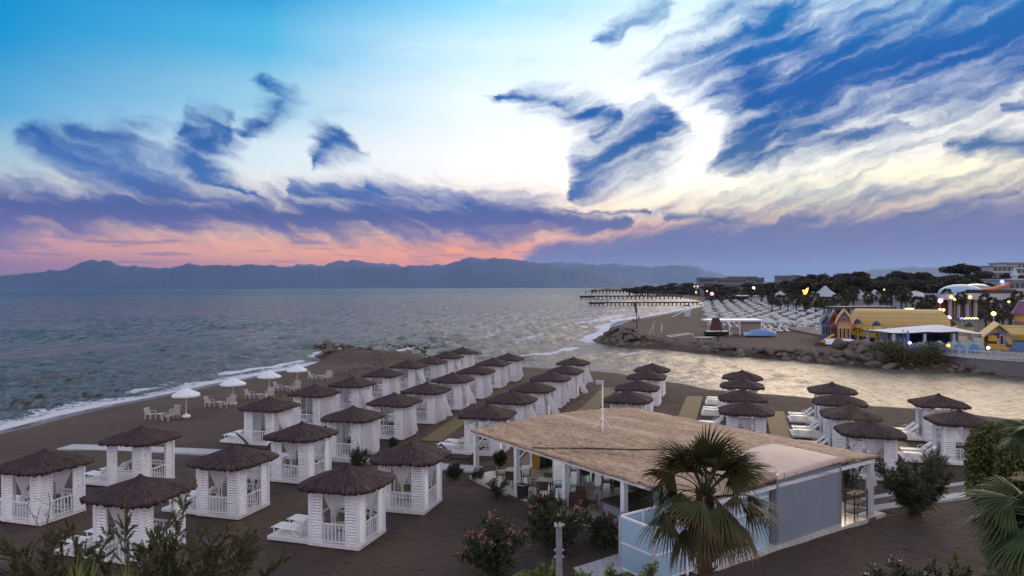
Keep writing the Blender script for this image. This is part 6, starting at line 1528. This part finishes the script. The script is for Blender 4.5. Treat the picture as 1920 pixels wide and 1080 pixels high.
# carousel figures (plain pale seats) under the canopy
for i in range(14):
    px = 1715 + i * 9.3; q = G(px, 661 - (i % 3) * 3, 1.); b = MB(); b.lathe((0, 0, 0), [(.65, 0), (.7, .5), (.45, 1.0), (.2, 1.3)], 10, 1.2, .7); o = b.build('ride_tub', MT['p_mint'] if i % 3 else MT['p_azure']); o.location = q; tag(o, 'pale rounded ride tub under the white canopy', 'ride tub', 'ride tubs under the canopy')
# retaining wall and balustrade
MT['conc'] = material('concrete', (.17, .15, .15), .9, .15, .4, .2, 5)
w0, w1, w2 = G(1712, 661, 1.), G(1812, 671, 1.), G(1990, 684, 1.); t = thing('retaining_wall', 'plain concrete retaining wall under the white balustrade', 'wall', (w1.x, w1.y, SEA)); o = t.location
zt = w1.z + .0
b = MB(); b.extr([(0, -.5), (1, -.5), (1, zt - SEA), (0, zt - SEA)], Vector((w0.x + 2, w0.y, SEA)) - o, Vector((w1.x - w0.x - 2, w1.y - w0.y, 0)), (0, 0, 1), (0, .5, 0)); b.extr([(0, -.5), (1, -.5), (1, zt - SEA), (0, zt - SEA)], (0, 0, 0), Vector((w2.x - w1.x, w2.y - w1.y, 0)), (0, 0, 1), (0, .5, 0)); b.build('wall_face', MT['conc'], t)
fillp = [(w0.x, w0.y + .4), (w1.x, w1.y + .4), (w2.x + 20, w2.y), (w2.x + 20, 170), (w0.x + 6, 170)]
tag(MB().prism(fillp, -.5, zt - .02).build('terrace_ground', MT['conc']), kind='structure')
t = thing('balustrade', 'white balustrade with turned balusters along the far quay', 'balustrade', (w0.x, w0.y, zt)); o = t.location
bm_ = MB().lathe((0, 0, 0), [(.08, 0), (.13, .25), (.05, .55), (.08, .95)], 6).mesh('baluster', MT['bwhite']); pier_me = MB().lathe((0, 0, 0), [(.28, 0), (.28, .15), (.2, .3), (.22, 1.15), (.3, 1.25)], 8).mesh('pier', MT['bwhite']); nb = 0
for (a, b_) in ((w0, w1), (w1, w2)):
    d = Vector((b_.x - a.x, b_.y - a.y, 0)); L_ = d.length; n = int(L_ / .52); s0 = Vector((a.x, a.y, zt)) - o
    MB().beam(s0 + Vector((0, 0, 1.02)), s0 + d + Vector((0, 0, 1.02)), .22, .14).build('handrail', MT['bwhite'], t); MB().beam(s0 + Vector((0, 0, .06)), s0 + d + Vector((0, 0, .06)), .26, .12).build('base_rail', MT['bwhite'], t)
    for i in range(n):
        if i % 7 == 0: put('pier', pier_me, t, s0 + d * (i / n))
        elif nb < 92: put('baluster', bm_, t, s0 + d * (i / n)); nb += 1
# chequered castle
def chk(T, co, b, c):
    br = T.n.new('ShaderNodeTexBrick'); x, y, z = T.sep(co); T.l.new(T.xyz(x, z, 0), br.inputs['Vector']); br.inputs['Scale'].default_value = .85; br.inputs['Mortar Size'].default_value = 0.; br.inputs['Brick Width'].default_value = .62; br.inputs['Row Height'].default_value = .36; br.inputs['Color1'].default_value = (0, 0, 0, 1); br.inputs['Color2'].default_value = (1, 1, 1, 1)
    v_ = T.sep(br.outputs[0])[0]; return T.ramp(v_, [(0., (.50, .32, .06)), (.42, (.07, .17, .36)), (.60, (.10, .015, .02)), (.74, (.48, .28, .05))], 'CONSTANT')
MT['chequer'] = material('chequered_paint', (.5, .3, .1), .7, fn=chk)
D = 108; q = A(1853, 655, D); t = thing('toy_castle', 'chequered yellow, blue and maroon castle with an ochre gabled roof', 'castle', (q.x, D, zt), R(-30)); k = D / 1333; Wg = 38 * k; h1 = 28 * k; h2 = 45 * k
MB().extr([(0, 0), (Wg, 0), (Wg, h1 - 1.), (Wg * .45, h2 - .3), (0, h1)], (0, 0, 0), (1, 0, 0), (0, 0, 1), (0, 9, 0)).build('wall', MT['chequer'], t); MB().box((Wg + 3.4, 1.5, h1 / 2 - .5), (7, 3, h1 - 1.)).build('side_wall', MT['p_azure'], t)
b = MB()
for (xa, za), (xb, zb_) in (((-.8, h1 - .7), (Wg * .45, h2)), ((Wg * .45, h2), (Wg * .9, h1 + .0)), ((Wg * .9, h1), (Wg + 8, h1 - .5))): b.add([(xa, -.6, za), (xb, -.6, zb_), (xb, 9.4, zb_), (xa, 9.4, za), (xa, -.6, za + .3), (xb, -.6, zb_ + .3), (xb, 9.4, zb_ + .3), (xa, 9.4, za + .3)], [(0, 1, 2, 3), (4, 7, 6, 5), (0, 4, 5, 1), (3, 2, 6, 7)])
b.add([(Wg * .45, 3, h2), (Wg + 8, 3, h2 - .2), (Wg + 8, -.5, h1 - .2), (Wg * .95, -.5, h1 + .1)], [(0, 3, 2, 1)]); b.build('roof', MT['yellow_tiles'], t)
w = MB().box((Wg * .55, -.08, 1.5), (.55, .14, 1.5)).build('window_frame', MT['bwhite'], t); MB().box((Wg * .55, -.17, 1.5), (.36, .06, 1.25)).build('pane', MT['window'], w)
q = A(1924, 588, 119); t = thing('castle_tower', 'yellow round tower with a purple cone roof at the right edge', 'tower', (q.x, 119, zt)); z = q.z - zt; k = 119 / 1333
MB().lathe((0, 0, 0), [(18 * k, 0), (18 * k, z)], 20).build('drum', MT['p_yellow'], t); MB().lathe((0, 0, z), [(23 * k, -.2), (23 * k, .1), (1, 24 * k), (.1, 26 * k)], 20).build('roof', MT['p_purple'], t); MB().lathe((0, 0, z - 17 * k), [(20 * k, -.3), (20 * k, .3)], 20).build('cornice', MT['p_rose'], t)
# beach bar wall, green tank, low walls
a, b_ = A(1462, 571, 300), A(1552, 575, 250); t = thing('site_wall', 'long low pale wall behind the packed parasols', 'wall', (a.x, a.y, gz(a.x, a.y)))
MB().beam((0, 0, 1.4), (b_.x - a.x, b_.y - a.y, 1.4), .3, 2.8).build('wall_face', MT['bwhite'], t)
a = A(1408, 563, 470); t = thing('beach_kiosk', 'white beach kiosk with flat roof behind the parasols', 'kiosk', (a.x, 470, gz(a.x, 470))); MB().box((5, 2, 2.2), (13, 5, 4.4)).build('wall', MT['bwhite'], t); MB().box((2, 2, 4.7), (22, 7, .5)).build('roof', MT['white'], t)
a = A(1553, 577, 175); b_ = A(1672, 577, 175); t = thing('dark_awning', 'long dark green awning behind the yellow hall', 'awning', (a.x, 175, gz(a.x, 175))); MB().box(((b_.x - a.x) / 2, 0, a.z - t.location.z), (b_.x - a.x, 4, .7)).build('cover', MT['p_slate'], t)
for u in (0, .33, .66, 1): MB().box(((b_.x - a.x) * u, 0, (a.z - t.location.z) / 2), (.2, .2, a.z - t.location.z)).build('post', MT['dark'], t)
# ------------------------------------------------------------------ lamps that are lit
def lamp(px, py, D, mat, r_, label, pole=True):
    q = A(px, py, D); g0 = gz(q.x, D); t = thing('street_lamp', label, 'lamp', (q.x, D, g0), 0, 'lit lamps of the far shore'); h = q.z - g0
    MB().lathe((0, 0, h), [(.02, -r_), (r_ * .8, -r_ * .5), (r_, 0), (r_ * .8, r_ * .5), (.02, r_)], 8).build('bulb', MT[mat], t)
    if pole: MB().tube([(0, 0, 0), (0, 0, h - r_)], .12, 5).build('post', MT['metal'], t)
for px, py, D, m_, r_, lab in [(1335, 551, 520, 'pink_lamp', 1.3, 'bright pinkish lamp by the far palms'), (1326, 545, 600, 'warm_lamp', 1.0, 'orange lamp above the curved beach'), (1302, 537, 800, 'warm_lamp', .8, 'left lamp of a distant pair'), (1308, 537, 800, 'warm_lamp', .8, 'right lamp of a distant pair'),
        (1305, 548, 620, 'warm_lamp', .7, 'small lamp low on the curved shore'), (1413, 540, 420, 'white_lamp', .8, 'white lamp on a tall post above the parasols'), (1779, 596, 150, 'white_lamp', .42, 'brilliant violet white lamp behind the canopy'), (1879, 528, 290, 'blue_lamp', .8, 'blue violet lamp below the pointed tower'),
        (1763, 564, 232, 'pink_lamp', .8, 'pink lamp at the left end of the colonnade'), (1784, 557, 230, 'warm_lamp', .5, 'warm lamp left on the colonnade cornice'), (1790, 561, 228, 'warm_lamp', .45, 'warm lamp just right of the cornice one'), (1819, 557, 230, 'warm_lamp', .5, 'warm lamp under the right edge of the dome'), (1857, 565, 228, 'warm_lamp', .6, 'warm lamp on the right colonnade'), (1892, 564, 226, 'warm_lamp', .6, 'warm lamp near the palms at the right'), (1733, 562, 220, 'warm_lamp', .4, 'small lamp among the palms left of the colonnade'),
        (1762, 581, 225, 'warm_lamp', .5, 'low lamp of a lit pair in the facade'), (1769, 581, 225, 'warm_lamp', .5, 'right lamp of the lit pair in the facade'), (1706, 643, 106, 'pink_lamp', .25, 'pink lamp at the left of the canopy'), (1778, 648, 99, 'orange_lamp', .25, 'orange lamp on the balustrade'), (1853, 652, 98, 'white_lamp', .2, 'white lamp at the castle corner'), (1506, 545, 300, 'warm_lamp', .35, 'lamp beside the orange sign'), (1863, 588, 150, 'warm_lamp', .5, 'yellow lamp in the dark palms'), (1658, 543, 270, 'warm_lamp', .3, 'small lamp in front of the pine wood')]:
    lamp(px, py, D, m_, r_, lab, D < 700)
q = A(1512, 546, 290); t = thing('lit_sign', 'orange lit swirl sign beyond the parasols', 'sign', (q.x, 290, gz(q.x, 290))); z = q.z - t.location.z
MB().tube([(-.6, 0, z - 1.3), (-.9, 0, z - .4), (-.2, 0, z + .5), (.7, 0, z + 1.2), (.3, 0, z + .3), (-.1, 0, z - .8)], .3, 6).build('tube', MT['orange_lamp'], t); MB().tube([(0, .3, 0), (0, .3, z - 1)], .12, 5).build('post', MT['metal'], t)
q = A(1705, 579, 140); MB_ = MB().box((0, 0, 0), (1.6, .3, .25)); o = MB_.build('light_strip', MT['warm_lamp']); o.location = q; tag(o, 'glowing yellow strip on top of the ochre roof', 'light strip')
for i, (px, c) in enumerate([(1804, 'blue_lamp'), (1812, 'warm_lamp'), (1818, 'orange_lamp'), (1824, 'pink_lamp'), (1830, 'warm_lamp')]):
    q = A(px, 598, 145); t = thing('ride_light', f"{['blue', 'yellow', 'orange', 'pink', 'amber'][i]} light tube of the ride behind the turrets", 'light', (q.x, 145, gz(q.x, 145)), 0, 'coloured ride lights'); z = q.z - t.location.z
    MB().tube([(-.4, 0, z), (0, 0, z + .25), (.4, 0, z)], .1, 6).build('tube', MT[c], t); MB().tube([(0, 0, 0), (0, 0, z)], .06, 5).build('post', MT['metal'], t)
# ------------------------------------------------------------------ evening haze over the bay
hz = MB(); hz.box((0, 16000, 525), (46000, 37000, 1080))
mh = bpy.data.materials.new('haze_air'); mh.use_nodes = True; mh.node_tree.nodes.clear()
pv = mh.node_tree.nodes.new('ShaderNodeVolumePrincipled'); ho = mh.node_tree.nodes.new('ShaderNodeOutputMaterial')
pv.inputs['Color'].default_value = (.38, .58, 1., 1); pv.inputs['Density'].default_value = 1.7e-5; pv.inputs['Anisotropy'].default_value = .45
mh.node_tree.links.new(pv.outputs[0], ho.inputs['Volume'])
mh.cycles.homogeneous_volume = True
tag(hz.build('haze', mh), kind='stuff')
